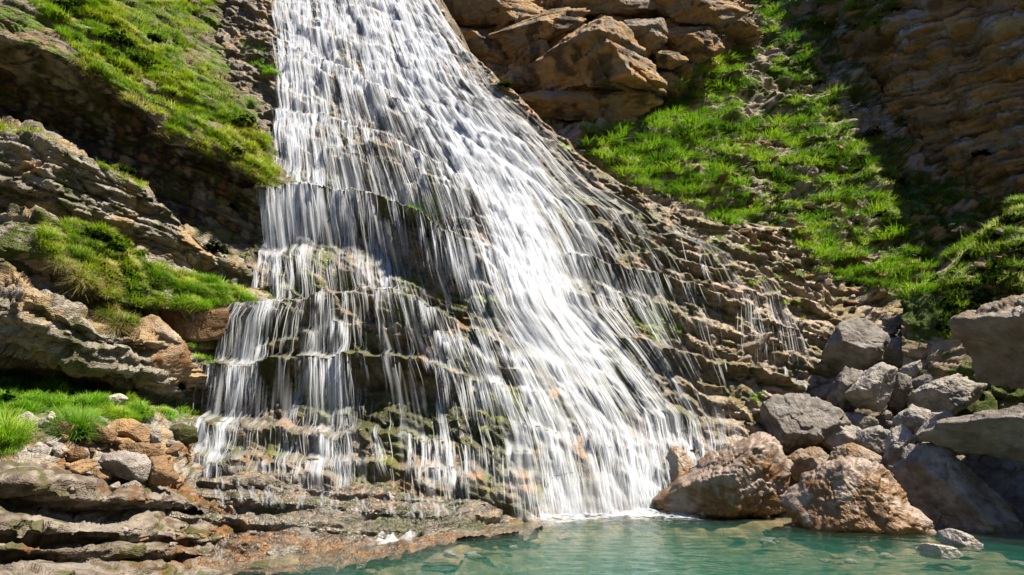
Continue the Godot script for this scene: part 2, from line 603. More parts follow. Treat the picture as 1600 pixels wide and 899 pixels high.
func build_side_terrain() -> void:
	# --- the cliff on the near bank, in tiers: grass slope, overhanging wall, shelf, lower wall, bank
	var us := [-90, 60, 160, 260, 340, 420, 490]
	var rows := [
		[[-120, 21.0], [-120, 21.5], [-120, 22.5], [-120, 24.0], [-120, 25.5], [-120, 27.0], [-120, 28.0]],
		[[-40, 18.0], [-30, 18.6], [-20, 19.8], [0, 21.2], [30, 22.2], [60, 23.0], [80, 24.2]],
		[[20, 15.6], [72, 16.0], [122, 16.5], [200, 17.1], [240, 17.8], [290, 18.4], [310, 19.8]],
		[[36, 16.0], [90, 16.6], [140, 17.2], [220, 17.8], [262, 18.5], [304, 18.9], [322, 20.2]],
		[[120, 17.2], [150, 17.6], [200, 17.9], [280, 18.3], [330, 18.7], [360, 19.3], [390, 20.6]],
		[[188, 17.0], [208, 17.6], [268, 17.8], [335, 18.2], [400, 18.7], [436, 19.2], [460, 20.6]],
		[[183, 14.6], [206, 14.9], [258, 15.4], [322, 16.6], [398, 17.8], [440, 18.6], [462, 20.2]],
		[[235, 14.2], [262, 14.6], [300, 15.6], [365, 17.0], [420, 17.9], [446, 18.6], [464, 20.2]],
		[[330, 14.8], [335, 15.0], [358, 15.9], [408, 17.0], [432, 17.7], [450, 18.4], [466, 20.0]],
		[[345, 14.4], [350, 14.6], [372, 15.4], [418, 16.5], [440, 17.3], [458, 18.2], [470, 19.6]],
		[[400, 13.9], [398, 14.1], [460, 14.6], [482, 15.7], [482, 16.6], [474, 17.8], [478, 19.0]],
		[[425, 14.2], [430, 14.5], [500, 15.1], [500, 16.2], [496, 17.4], [490, 18.4], [492, 19.4]],
		[[470, 13.3], [480, 13.5], [520, 14.1], [530, 15.3], [540, 17.2], [540, 18.2], [540, 19.4]],
		[[520, 13.6], [530, 13.8], [560, 14.3], [565, 15.5], [575, 17.5], [575, 18.4], [580, 19.4]],
		[[582, 15.2], [590, 15.2], [604, 15.5], [618, 16.2], [628, 17.8], [640, 18.4], [640, 19.2]],
		[[590, 14.6], [598, 14.7], [610, 14.9], [630, 15.9], [645, 17.6], [655, 18.2], [655, 19.0]],
		[[650, 12.6], [650, 12.8], [648, 13.5], [662, 14.8], [690, 16.9], [700, 17.6], [700, 18.5]],
		[[730, 11.6], [727, 11.8], [752, 12.6], [772, 14.0], [770, 16.2], [770, 17.0], [770, 18.0]],
		[[800, 11.6], [800, 11.9], [820, 12.6], [820, 13.8], [820, 16.0], [820, 17.0], [820, 18.0]],
	]
	var dip := Vector2(0.38, 0.1)
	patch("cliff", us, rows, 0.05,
		func(p, n, t, s):
			var a := 0.30
			if t < 2.0: a = 0.16
			elif t < 5.0: a = 0.24
			elif t > 9.0 and t < 10.2: a = 0.10
			elif t > 15.0: a = 0.13
			return blocks(p, Vector3(1.5, 0.55, 1.3), dip, a * 0.85) + strata(p, 0.26, dip, a * 0.7) + blocks(p * 3.0, Vector3(1.5, 0.55, 1.3), dip, a * 0.22),
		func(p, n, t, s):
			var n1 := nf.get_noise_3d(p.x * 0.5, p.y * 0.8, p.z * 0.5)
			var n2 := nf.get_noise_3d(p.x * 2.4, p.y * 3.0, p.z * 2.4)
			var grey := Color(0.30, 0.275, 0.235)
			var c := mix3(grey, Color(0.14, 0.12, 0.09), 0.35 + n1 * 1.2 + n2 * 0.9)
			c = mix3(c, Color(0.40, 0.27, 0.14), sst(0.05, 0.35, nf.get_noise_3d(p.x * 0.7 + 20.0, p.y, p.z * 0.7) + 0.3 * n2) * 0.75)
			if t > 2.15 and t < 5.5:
				# near-black overhang: its shade painted into the colour, with streaks of algae stain
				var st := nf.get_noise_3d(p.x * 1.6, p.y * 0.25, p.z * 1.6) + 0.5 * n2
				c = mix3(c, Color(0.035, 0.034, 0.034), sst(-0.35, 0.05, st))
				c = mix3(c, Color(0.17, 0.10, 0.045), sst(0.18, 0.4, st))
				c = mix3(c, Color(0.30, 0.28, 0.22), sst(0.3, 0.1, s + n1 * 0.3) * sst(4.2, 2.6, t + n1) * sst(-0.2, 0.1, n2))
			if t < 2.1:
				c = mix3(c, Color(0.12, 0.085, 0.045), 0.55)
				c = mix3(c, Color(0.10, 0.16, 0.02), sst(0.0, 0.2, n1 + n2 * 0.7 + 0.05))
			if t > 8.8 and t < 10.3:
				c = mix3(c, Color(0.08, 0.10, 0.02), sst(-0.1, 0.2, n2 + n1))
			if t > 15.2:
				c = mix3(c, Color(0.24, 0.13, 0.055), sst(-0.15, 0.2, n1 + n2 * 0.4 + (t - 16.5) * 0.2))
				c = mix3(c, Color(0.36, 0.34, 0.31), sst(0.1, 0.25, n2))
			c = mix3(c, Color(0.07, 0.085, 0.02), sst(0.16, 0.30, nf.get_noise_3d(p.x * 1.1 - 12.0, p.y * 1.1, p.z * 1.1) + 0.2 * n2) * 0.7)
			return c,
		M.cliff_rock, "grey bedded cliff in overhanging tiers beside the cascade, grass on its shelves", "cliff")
	# --- the gully slope behind, rising to the sky
	us = [780, 880, 980, 1100, 1220, 1340, 1440, 1540, 1720]
	rows = []
	var extra := [2.5, 2.0, 1.2, 0.3, 0.2, 0.9, 2.3, 3.0, 2.5]
	for r in [[-160, 41.0], [-60, 36.0], [0, 33.2], [100, 29.8], [200, 27.0], [300, 24.8], [380, 23.4], [440, 22.5], [500, 21.7], [580, 20.8], [720, 19.6]]:
		var line := []
		for k in us.size():
			var add: float = extra[k]
			if r[0] <= 100 and us[k] < 1000:
				add += 2.0
			if r[0] >= 200:
				add -= [2.6, 3.2, 2.6, 1.0, 0.2, 0, 0, 0, 0][k]
			line.append([r[0], r[1] + add])
		rows.append(line)
	patch("slope_terrain", us, rows, 0.085,
		func(p, n, t, s):
			var low := sst(5.0, 7.0, t)
			return blocks(p, Vector3(1.2, 0.4, 1.2), Vector2(-0.1, 0.1), 0.26) + nf.get_noise_3d(p.x * 0.35, p.y * 0.35, p.z * 0.35) * 0.8 + strata(p, 0.34, Vector2(0.05, 0.1), 0.34) * (0.4 + 0.6 * low),
		func(p, n, t, s):
			var n1 := nf.get_noise_3d(p.x * 0.45, p.y * 0.45, p.z * 0.45)
			var n2 := nf.get_noise_3d(p.x * 2.2, p.y * 2.2, p.z * 2.2)
			var c := mix3(Color(0.33, 0.28, 0.225), Color(0.13, 0.10, 0.065), 0.4 + n1 + n2)
			c = mix3(c, Color(0.36, 0.25, 0.15), sst(0.0, 0.3, n2 + n1 * 0.5) * sst(5.0, 7.0, t))
			c = mix3(c, Color(0.06, 0.09, 0.015), sst(-0.05, 0.2, n1 + n2 * 0.6) * (1.0 - 0.7 * sst(5.5, 7.5, t)))
			return c,
		M.dry_rock, "steep stony gully slope with grass between broken limestone ledges", "slope")
	# --- the shaded cliff
	us = [1270, 1340, 1420, 1500, 1600, 1760]
	rows = []
	var dd := [33.0, 30.0, 28.2, 26.6, 24.8, 22.4]
	for r in [[-150, 0.0], [0, 0.0], [120, 0.2], [220, 0.7], [275, 1.0], [330, 1.8]]:
		var line := []
		for k in us.size():
			var v: float = r[0]
			if r[0] >= 200 and k < 2:
				v = r[0] - (60 if k == 0 else 20)
			line.append([v, dd[k] + r[1]])
		rows.append(line)
	patch("shaded_cliff", us, rows, 0.075,
		func(p, n, t, s): return strata(p, 0.95, Vector2(0.03, 0.0), 0.75) + strata(p, 0.3, Vector2(0.03, 0.0), 0.28) + blocks(p, Vector3(2.2, 0.5, 2.0), Vector2(0.03, 0.0), 0.10),
		func(p, n, t, s):
			var y: float = p.y + 0.03 * p.x
			var n1 := nf.get_noise_3d(p.x * 0.22, y * 0.9, p.z * 0.22)
			var n2 := nf.get_noise_3d(p.x * 1.1, y * 2.6, p.z * 1.1)
			var c := mix3(Color(0.36, 0.265, 0.155), Color(0.17, 0.13, 0.085), 0.45 + n1 * 1.9 + n2 * 0.8)
			c = mix3(c, Color(0.36, 0.355, 0.345), sst(0.05, 0.3, nf.get_noise_3d(p.x * 0.35 + 7.0, y * 0.6, p.z * 0.35) + n2 * 0.4))
			c = mix3(c, Color(0.42, 0.25, 0.08), sst(0.12, 0.3, nf.get_noise_3d(p.x * 0.25 - 9.0, y * 1.3, p.z * 0.25) + n2 * 0.2) * 0.8)
			return c,
		M.cliff_rock, "ochre and grey bedded cliff standing in shade above the gully", "cliff")
	# --- the sunny grass bank in front of the hollow
	us = [1410, 1460, 1520, 1600, 1720]
	rows = [
		[[470, 20.6], [432, 20.8], [380, 21.0], [318, 21.2], [240, 21.5]],
		[[480, 20.0], [440, 19.9], [388, 19.9], [328, 19.8], [250, 20.0]],
		[[520, 19.6], [490, 19.3], [450, 19.0], [410, 18.8], [360, 18.8]],
		[[580, 19.3], [560, 18.9], [540, 18.5], [520, 18.2], [500, 18.0]],
		[[700, 18.6], [700, 18.2], [700, 17.8], [700, 17.4], [700, 17.0]],
	]
	patch("bank_terrain", us, rows, 0.07,
		func(p, n, t, s): return blocks(p, Vector3(0.8, 0.5, 0.8), Vector2(0.1, 0.1), 0.14),
		func(p, n, t, s):
			var n1 := nf.get_noise_3d(p.x * 0.8, p.y * 0.8, p.z * 0.8)
			return mix3(mix3(Color(0.36, 0.28, 0.19), Color(0.14, 0.10, 0.06), 0.5 + n1), Color(0.06, 0.09, 0.015), sst(-0.1, 0.15, n1)),
		M.dry_rock, "sunlit earth bank rising beside the boulder pile", "bank")
	# --- the bed of rubble under the boulders
	us = [1130, 1200, 1300, 1400, 1500, 1600, 1760]
	rows = [
		[[540, 22.0], [540, 22.0], [520, 22.0], [510, 21.6], [520, 20.8], [520, 20.0], [520, 19.0]],
		[[640, 20.4], [640, 20.2], [600, 20.6], [590, 20.2], [600, 19.4], [600, 18.6], [600, 18.0]],
		[[715, 19.2], [715, 19.2], [690, 19.2], [680, 18.8], [680, 18.2], [680, 17.8], [680, 17.0]],
		[[790, 18.4], [790, 18.0], [770, 17.4], [770, 17.0], [760, 17.0], [760, 16.8], [760, 16.0]],
		[[820, 17.6], [815, 17.4], [820, 16.4], [825, 16.0], [830, 15.6], [832, 15.4], [835, 15.0]],
		[[860, 17.2], [860, 16.8], [870, 15.6], [880, 14.6], [880, 14.2], [885, 14.0], [885, 14.0]],
	]
	patch("rubble_terrain", us, rows, 0.09,
		func(p, n, t, s): return blocks(p, Vector3(0.6, 0.6, 0.6), Vector2(0.1, 0.1), 0.22),
		func(p, n, t, s):
			var n1 := nf.get_noise_3d(p.x * 0.9, p.y * 0.9, p.z * 0.9)
			return mix3(Color(0.22, 0.18, 0.14), Color(0.09, 0.07, 0.05), 0.5 + n1),
		M.dry_rock, "dark rubble bed between the piled boulders", "rubble", false)
	# --- the wet benches between the fall and the pool
	us = [240, 330, 420, 500, 580, 650, 720, 795, 848]
	rows = [
		[[728, 17.0], [732, 17.0], [736, 17.0], [744, 17.1], [748, 17.2], [754, 17.3], [762, 17.4], [778, 17.6], [794, 18.0]],
		[[748, 15.4], [752, 15.3], [756, 15.3], [764, 15.5], [768, 15.7], [776, 15.8], [784, 16.1], [795, 16.6], [803, 17.2]],
		[[758, 15.3], [764, 15.2], [766, 15.3], [776, 15.4], [782, 15.6], [788, 15.7], [794, 16.0], [803, 16.5], [806, 17.1]],
		[[768, 14.2], [776, 14.2], [778, 14.2], [786, 14.4], [792, 14.6], [800, 14.8], [806, 15.3], [813, 16.1], [808, 17.0]],
		[[790, 14.1], [800, 14.1], [800, 14.1], [802, 14.3], [808, 14.5], [813, 14.7], [815, 15.2], [818, 16.0], [811, 16.8]],
		[[796, 13.2], [806, 13.2], [812, 13.2], [816, 13.5], [824, 13.8], [828, 14.2], [823, 14.9], [820, 15.8], [813, 16.5]],
		[[812, 13.1], [822, 13.1], [832, 13.1], [834, 13.4], [838, 13.7], [838, 14.1], [829, 14.8], [823, 15.5], [815, 16.3]],
		[[850, 12.2], [858, 12.2], [866, 12.2], [858, 12.8], [850, 13.3], [845, 13.8], [834, 14.6], [827, 15.2], [818, 16.0]],
		[[900, 11.2], [900, 11.2], [900, 11.2], [890, 11.9], [880, 12.4], [868, 13.1], [850, 14.0], [842, 14.6], [830, 15.4]],
	]
	patch("bench_terrain", us, rows, 0.035,
		func(p, n, t, s): return blocks(p, Vector3(1.3, 0.16, 0.9), Vector2(0.04, 0.02), 0.10) + strata(p, 0.11, Vector2(0.05, 0.02), 0.13) + blocks(p * 3.0, Vector3(1.0, 0.4, 0.8), Vector2(0.04, 0.02), 0.035),
		func(p, n, t, s):
			var n1 := nf.get_noise_3d(p.x * 0.8, p.y * 1.8, p.z * 0.8)
			var n2 := nf.get_noise_3d(p.x * 3.4, p.y * 5.0, p.z * 3.4)
			var c := mix3(Color(0.17, 0.15, 0.12), Color(0.05, 0.044, 0.032), 0.5 + n1 * 1.3 + n2)
			c = mix3(c, Color(0.30, 0.205, 0.13), sst(0.14, 0.32, n2 + n1 * 0.5) * 0.8)
			c = mix3(c, mix3(Color(0.19, 0.092, 0.026), Color(0.06, 0.037, 0.02), 0.5 + n2 * 2.0), sst(0.0, 0.3, n1 + n2 * 0.6 + (t - 6.0) * 0.35) * (1.0 - 0.5 * sst(0.6, 0.9, s)))
			c = mix3(c, Color(0.05, 0.055, 0.016), sst(0.08, 0.25, nf.get_noise_3d(p.x * 0.9 + 40.0, p.y * 1.2, p.z * 0.9)) * sst(6.5, 5.5, t) * 0.85)
			return c,
		M.bench_rock, "low wet rock benches streaming into the pool, orange at the water line", "rock benches")
	# --- the wooded side of the canyon across the valley, behind the viewer
	var hp := PackedVector3Array()
	var hc := PackedColorArray()
	var hw := 120
	var hh := 40
	for j in hh:
		for i in hw:
			var a := lerpf(-0.35 * PI, 1.35 * PI, i / (hw - 1.0))
			var t := j / (hh - 1.0)
			var r := 34.0 + 40.0 * t
			var y := -1.0 + 58.0 * t * (0.5 + 0.5 * sin(clampf(a, 0.0, PI))) + nf.get_noise_3d(cos(a) * 3.0, t * 2.0, sin(a) * 3.0) * 7.0 * t
			hp.append(Vector3(cos(a) * r, y, sin(a) * r + 6.0))
			hc.append(mix3(Color(0.05, 0.075, 0.025), Color(0.16, 0.15, 0.12), sst(0.05, 0.3, nf.get_noise_3d(cos(a) * 9.0, t * 7.0, sin(a) * 9.0))))
	var hn := grid_normals(hp, hw, hh, Vector3(0, 25, 0))
	tag(obj("hill", array_mesh(hp, hn, hc, grid_index(hp, hn, hw, hh)), M.dry_rock), "wooded canyon side across the valley from the waterfall", "hill", "", "structure")
	# --- the flat shore ledge in front
	us = [-100, 40, 120, 200, 280, 330, 370, 420]
	rows = [
		[[715, 12.4], [716, 12.6], [726, 13.0], [742, 13.6], [760, 14.6], [775, 14.8], [800, 14.6], [835, 14.0]],
		[[722, 11.6], [724, 11.8], [735, 12.2], [752, 12.6], [768, 13.9], [785, 14.2], [812, 14.0], [845, 13.4]],
		[[745, 10.5], [756, 10.9], [770, 11.3], [780, 11.7], [785, 13.2], [800, 13.6], [828, 13.4], [855, 12.9]],
		[[772, 11.1], [790, 11.5], [802, 11.9], [798, 12.3], [798, 13.6], [812, 13.9], [836, 13.5], [862, 12.8]],
		[[800, 10.3], [812, 10.7], [818, 11.0], [816, 11.4], [818, 12.6], [826, 13.0], [846, 13.0], [868, 12.5]],
		[[812, 9.7], [826, 10.0], [832, 10.4], [832, 10.8], [838, 11.9], [842, 12.4], [856, 12.6], [874, 12.2]],
		[[836, 10.1], [846, 10.4], [850, 10.8], [848, 11.2], [850, 12.1], [852, 12.6], [864, 12.6], [880, 12.1]],
		[[850, 9.1], [858, 9.4], [862, 9.8], [860, 10.3], [862, 11.2], [868, 11.7], [876, 12.0], [888, 11.8]],
		[[872, 9.4], [878, 9.7], [876, 10.1], [872, 10.6], [872, 11.4], [880, 11.8], [888, 11.8], [896, 11.6]],
		[[905, 8.2], [902, 8.6], [896, 9.2], [886, 9.8], [886, 10.7], [893, 11.1], [900, 11.3], [908, 11.2]],
		[[980, 7.6], [970, 8.0], [960, 8.6], [945, 9.2], [935, 10.2], [930, 10.7], [930, 10.9], [935, 10.8]],
	]
	patch("shore_ledge", us, rows, 0.032,
		func(p, n, t, s): return blocks(p, Vector3(1.3, 0.18, 0.8), Vector2(0.05, 0.04), 0.085) + strata(p, 0.12, Vector2(0.05, 0.04), 0.13) + nf.get_noise_3d(p.x * 3.0, p.y * 5.0, p.z * 3.0) * 0.03,
		func(p, n, t, s):
			var n1 := nf.get_noise_3d(p.x * 0.8, p.y * 1.6, p.z * 0.8)
			var n2 := nf.get_noise_3d(p.x * 3.4, p.y * 5.0, p.z * 3.4)
			var c := mix3(Color(0.235, 0.20, 0.17), Color(0.095, 0.075, 0.055), 0.45 + n1 * 1.4 + n2 * 1.3)
			c = mix3(c, mix3(Color(0.24, 0.12, 0.04), Color(0.12, 0.065, 0.03), 0.5 + n2 * 2.0), sst(0.0, 0.3, n1 + n2 * 0.5 + (s - 0.62) * 0.9))
			c = mix3(c, Color(0.07, 0.075, 0.02), sst(0.2, 0.34, nf.get_noise_3d(p.x * 1.6 + 40.0, p.y * 1.6, p.z * 1.6)) * 0.8)
			return c,
		M.dry_rock, "flat cracked grey limestone ledge along the pool shore", "rock ledge")

# ------------------------------------------------------------------ the pool
func shore_d(x: float) -> float:
	return interp([[-9.0, 10.4], [-4.4, 11.7], [-3.3, 12.8], [-1.4, 14.0], [0.46, 16.3], [1.65, 17.3], [3.5, 17.6], [6.0, 16.2], [8.0, 15.2], [11.0, 14.6]], x)

func build_pool() -> void:
	var x0 := -9.0
	var z0 := 6.0
	var st := 0.05
	var w := 440
	var h := 270
	var pos := PackedVector3Array()
	pos.resize(w * h)
	for j in h:
		for i in w:
			var x := x0 + i * st
			var z := z0 + j * st
			var stir := 1.0 + 2.0 * sst(15.0, 17.5, z) * sst(0.0, 1.5, x) * (1.0 - sst(4.0, 6.0, x))
			var y := (ns.get_noise_2d(x * 0.9 + z * 0.25, z * 2.6) * 0.011 + ns.get_noise_2d(x * 2.6 - z * 0.4, z * 5.6 + 40.0) * 0.0055 + ns.get_noise_2d(x * 5.5, z * 9.0) * 0.002) * stir
			pos[j * w + i] = Vector3(x, y, -z)
	var nor := grid_normals(pos, w, h, Vector3(0, 300, 0))
	var pool := obj("pool", array_mesh(pos, nor, PackedColorArray(), grid_index(pos, nor, w, h)), M.pool)
	tag(pool, "rippled turquoise pool at the foot of the waterfall", "pool", "", "structure")
	# the cloudy body of the water: one sheet after another down to the bed, so that deep water is bluer
	for k in 7:
		var q := QuadMesh.new()
		q.size = Vector2(30, 16)
		q.orientation = PlaneMesh.FACE_Y
		var b := obj("water_body", q, M.pool_body, pool)
		b.position = Vector3(2, -0.10 - 0.13 * k, -12.5)
	# the bed and the valley floor
	w = 300
	h = 200
	pos = PackedVector3Array()
	var col := PackedColorArray()
	pos.resize(w * h)
	col.resize(w * h)
	for j in h:
		for i in w:
			var a := float(i) / (w - 1) * 2.0 - 1.0
			var b := float(j) / (h - 1) * 2.0 - 1.0
			var x := 11.0 * a + 90.0 * pow(a, 7.0)
			var z := 13.0 + 11.0 * b + 90.0 * pow(b, 7.0)
			var s := shore_d(x) - z
			var y := -clampf(s * 0.30, -0.3, 1.5)
			y += sst(4.2, 6.5, x) * sst(0.5, 3.0, s) * (-0.22 - y) * 0.85
			y = lerpf(y, -0.1, sst(6.0, 2.0, z))
			y += nf.get_noise_2d(x * 0.7, z * 0.7) * 0.16 + ne.get_noise_2d(x * 2.2, z * 2.2) * 0.10
			pos[j * w + i] = Vector3(x, minf(y, -0.03 + 0.25 * sst(2.0, -4.0, z)), -z)
			var n := nf.get_noise_2d(x * 1.7, z * 1.7)
			var c := mix3(Color(0.26, 0.20, 0.11), Color(0.11, 0.09, 0.045), 0.5 + n * 1.6)
			col[j * w + i] = c
	nor = grid_normals(pos, w, h, Vector3(0, 300, 0))
	var bed := obj("ground", array_mesh(pos, nor, col, grid_index(pos, nor, w, h)), M.dry_rock)
	tag(bed, "stony bed of the pool and the valley floor around it", "ground", "", "structure")

# ------------------------------------------------------------------ the falling water
const DENS_U := [250, 300, 350, 400, 450, 500, 550, 600, 650, 700, 750, 800, 850, 900, 950, 1000, 1050, 1100, 1150]
var dens_rows := [
	[0, 0, 0, 2, 7, 8, 8, 9, 8, 2, 0, 0, 0, 0, 0, 0, 0, 0, 0],
	[0, 0, 0, 1, 7, 8, 8, 8, 9, 7, 0, 0, 0, 0, 0, 0, 0, 0, 0],
	[0, 0, 0, 0, 7, 7, 7, 8, 9, 8, 4, 0, 0, 0, 0, 0, 0, 0, 0],
	[0, 0, 0, 0, 7, 7, 6, 7, 9, 10, 7, 2, 0, 0, 0, 0, 0, 0, 0],
	[0, 0, 0, 0, 7, 7, 5, 5, 6, 9, 10, 7, 2, 0, 0, 0, 0, 0, 0],
	[0, 0, 0, 0, 6, 6, 5, 4, 5, 6, 9, 9, 6, 1, 0, 0, 0, 0, 0],
	[0, 0, 0, 5, 7, 6, 7, 4, 4, 5, 7, 10, 7, 4, 1, 0, 0, 0, 0],
	[0, 0, 0, 7, 7, 4, 5, 5, 2, 4, 5, 10, 8, 6, 3, 1, 0, 0, 0],
	[0, 0, 0, 7, 5, 3, 5, 4, 1, 4, 6, 10, 8, 7, 3, 3, 0, 0, 0],
	[0, 0, 0, 4, 2, 1, 3, 6, 2, 2, 4, 9, 10, 6, 5, 4, 1, 1, 0],
	[0, 0, 3, 7, 5, 5, 5, 6, 3, 2, 5, 8, 10, 8, 4, 2, 1, 1, 0],
	[0, 0, 6, 5, 2, 5, 5, 4, 5, 3, 5, 7, 9, 9, 7, 3, 1, 0, 0],
	[0, 1, 7, 4, 2, 5, 5, 5, 5, 1, 4, 8, 8, 9, 9, 6, 2, 0, 0],
	[0, 4, 7, 4, 4, 5, 4, 4, 4, 1, 3, 8, 8, 8, 9, 9, 7, 3, 0],
	[0, 7, 6, 4, 5, 5, 5, 3, 3, 3, 2, 7, 9, 8, 8, 9, 9, 8, 5],
	[0, 4, 2, 4, 4, 3, 3, 3, 3, 4, 1, 3, 9, 10, 10, 10, 9, 6, 2],
	[0, 0, 0, 1, 1, 1, 1, 2, 2, 1, 1, 1, 9, 10, 10, 10, 7, 2, 0],
]

func density(u: float, v: float) -> float:
	var a := clampf((u - 250.0) / 50.0, 0.0, 17.99)
	var b := clampf(v / 50.0, 0.0, 15.99)
	var i := int(a)
	var j := int(b)
	var r0: Array = dens_rows[j]
	var r1: Array = dens_rows[j + 1]
	return (0.1 - 0.014 * sst(280.0, 160.0, v) - 0.018 * sst(520.0, 620.0, v) * sst(780.0, 850.0, u)) * lerpf(lerpf(r0[i], r0[i + 1], a - i), lerpf(r1[i], r1[i + 1], a - i), b - j)

var guides := []
const GQ := [0.0, 0.25, 0.45, 0.6, 0.8, 1.0]

func water_x(q: float, y: float) -> float:
	var k := 0
	while k < 4 and q > GQ[k + 1]:
		k += 1
	return lerpf(interp(guides[k], y), interp(guides[k + 1], y), (q - GQ[k]) / (GQ[k + 1] - GQ[k]))

func water_q(x: float, y: float) -> float:
	var a := interp(guides[0], y)
	if x < a:
		return -1.0
	for k in 5:
		var b := interp(guides[k + 1], y)
		if x <= b and b > a:
			return lerpf(GQ[k], GQ[k + 1], (x - a) / (b - a))
		a = b
	return 2.0

# below the third ledge the water gathers into separate streams
func stream(q: float, y: float) -> float:
	var w := sst(5.9, 5.0, y) * sst(0.56, 0.44, q)
	return lerpf(1.0, clampf(0.72 + 1.6 * ns.get_noise_2d(q * 13.0 + 4.0, y * 0.10 + 5.0) + 0.5 * ns.get_noise_2d(q * 41.0, y * 0.2), 0.10, 1.5), w)

# A soft thread of water: thin at both ends, clear at its edges.
func add_strand(pos: PackedVector3Array, nor: PackedVector3Array, col: PackedColorArray, idx: PackedInt32Array, line: PackedVector3Array, w0: float, head: float, thick := 0.8) -> void:
	var n := line.size()
	var start := pos.size()
	for k in n:
		var t := float(k) / (n - 1)
		var fade := lerpf(head, 1.0, sst(0.0, 0.3, t)) * (1.0 - sst(0.5, 1.0, t))
		var wdt := w0 * (0.5 + 0.5 * lerpf(head, 1.0, sst(0.0, 0.3, t))) * (1.0 + 0.4 * t)
		var p := line[k]
		pos.append(p + Vector3(-wdt, 0, -wdt * 0.3))
		pos.append(p + Vector3(0, wdt * 0.1, wdt * 0.35))
		pos.append(p + Vector3(wdt, 0, -wdt * 0.3))
		nor.append(Vector3(-0.45, 0.5, 0.7).normalized())
		nor.append(Vector3(0, 0.6, 0.8))
		nor.append(Vector3(0.45, 0.5, 0.7).normalized())
		col.append(Color(0.80, 0.82, 0.85, 0.0))
		col.append(Color(0.80, 0.82, 0.85, thick * fade))
		col.append(Color(0.80, 0.82, 0.85, 0.0))
	for k in n - 1:
		var a := start + k * 3
		for s in 2:
			var i0 := a + s
			var i1 := a + s + 1
			idx.append_array(PackedInt32Array([i0, i1, i0 + 3, i1, i1 + 3, i0 + 3]))

func fall_line(q: float, y1: float, y2: float, n: int, wob: float, sd: float) -> PackedVector3Array:
	var line := PackedVector3Array()
	var prev := 1e9
	var dy := (y1 - y2) / (n - 1)
	for k in n:
		var y := y1 - dy * k
		var x := water_x(q, y) + ns.get_noise_2d(sd * 17.0, y * 1.1) * wob
		var d := minf(fall_at(x, y) - 0.045, prev + dy * 0.06)
		prev = d
		line.append(Vector3(x, y, -d))
	return line

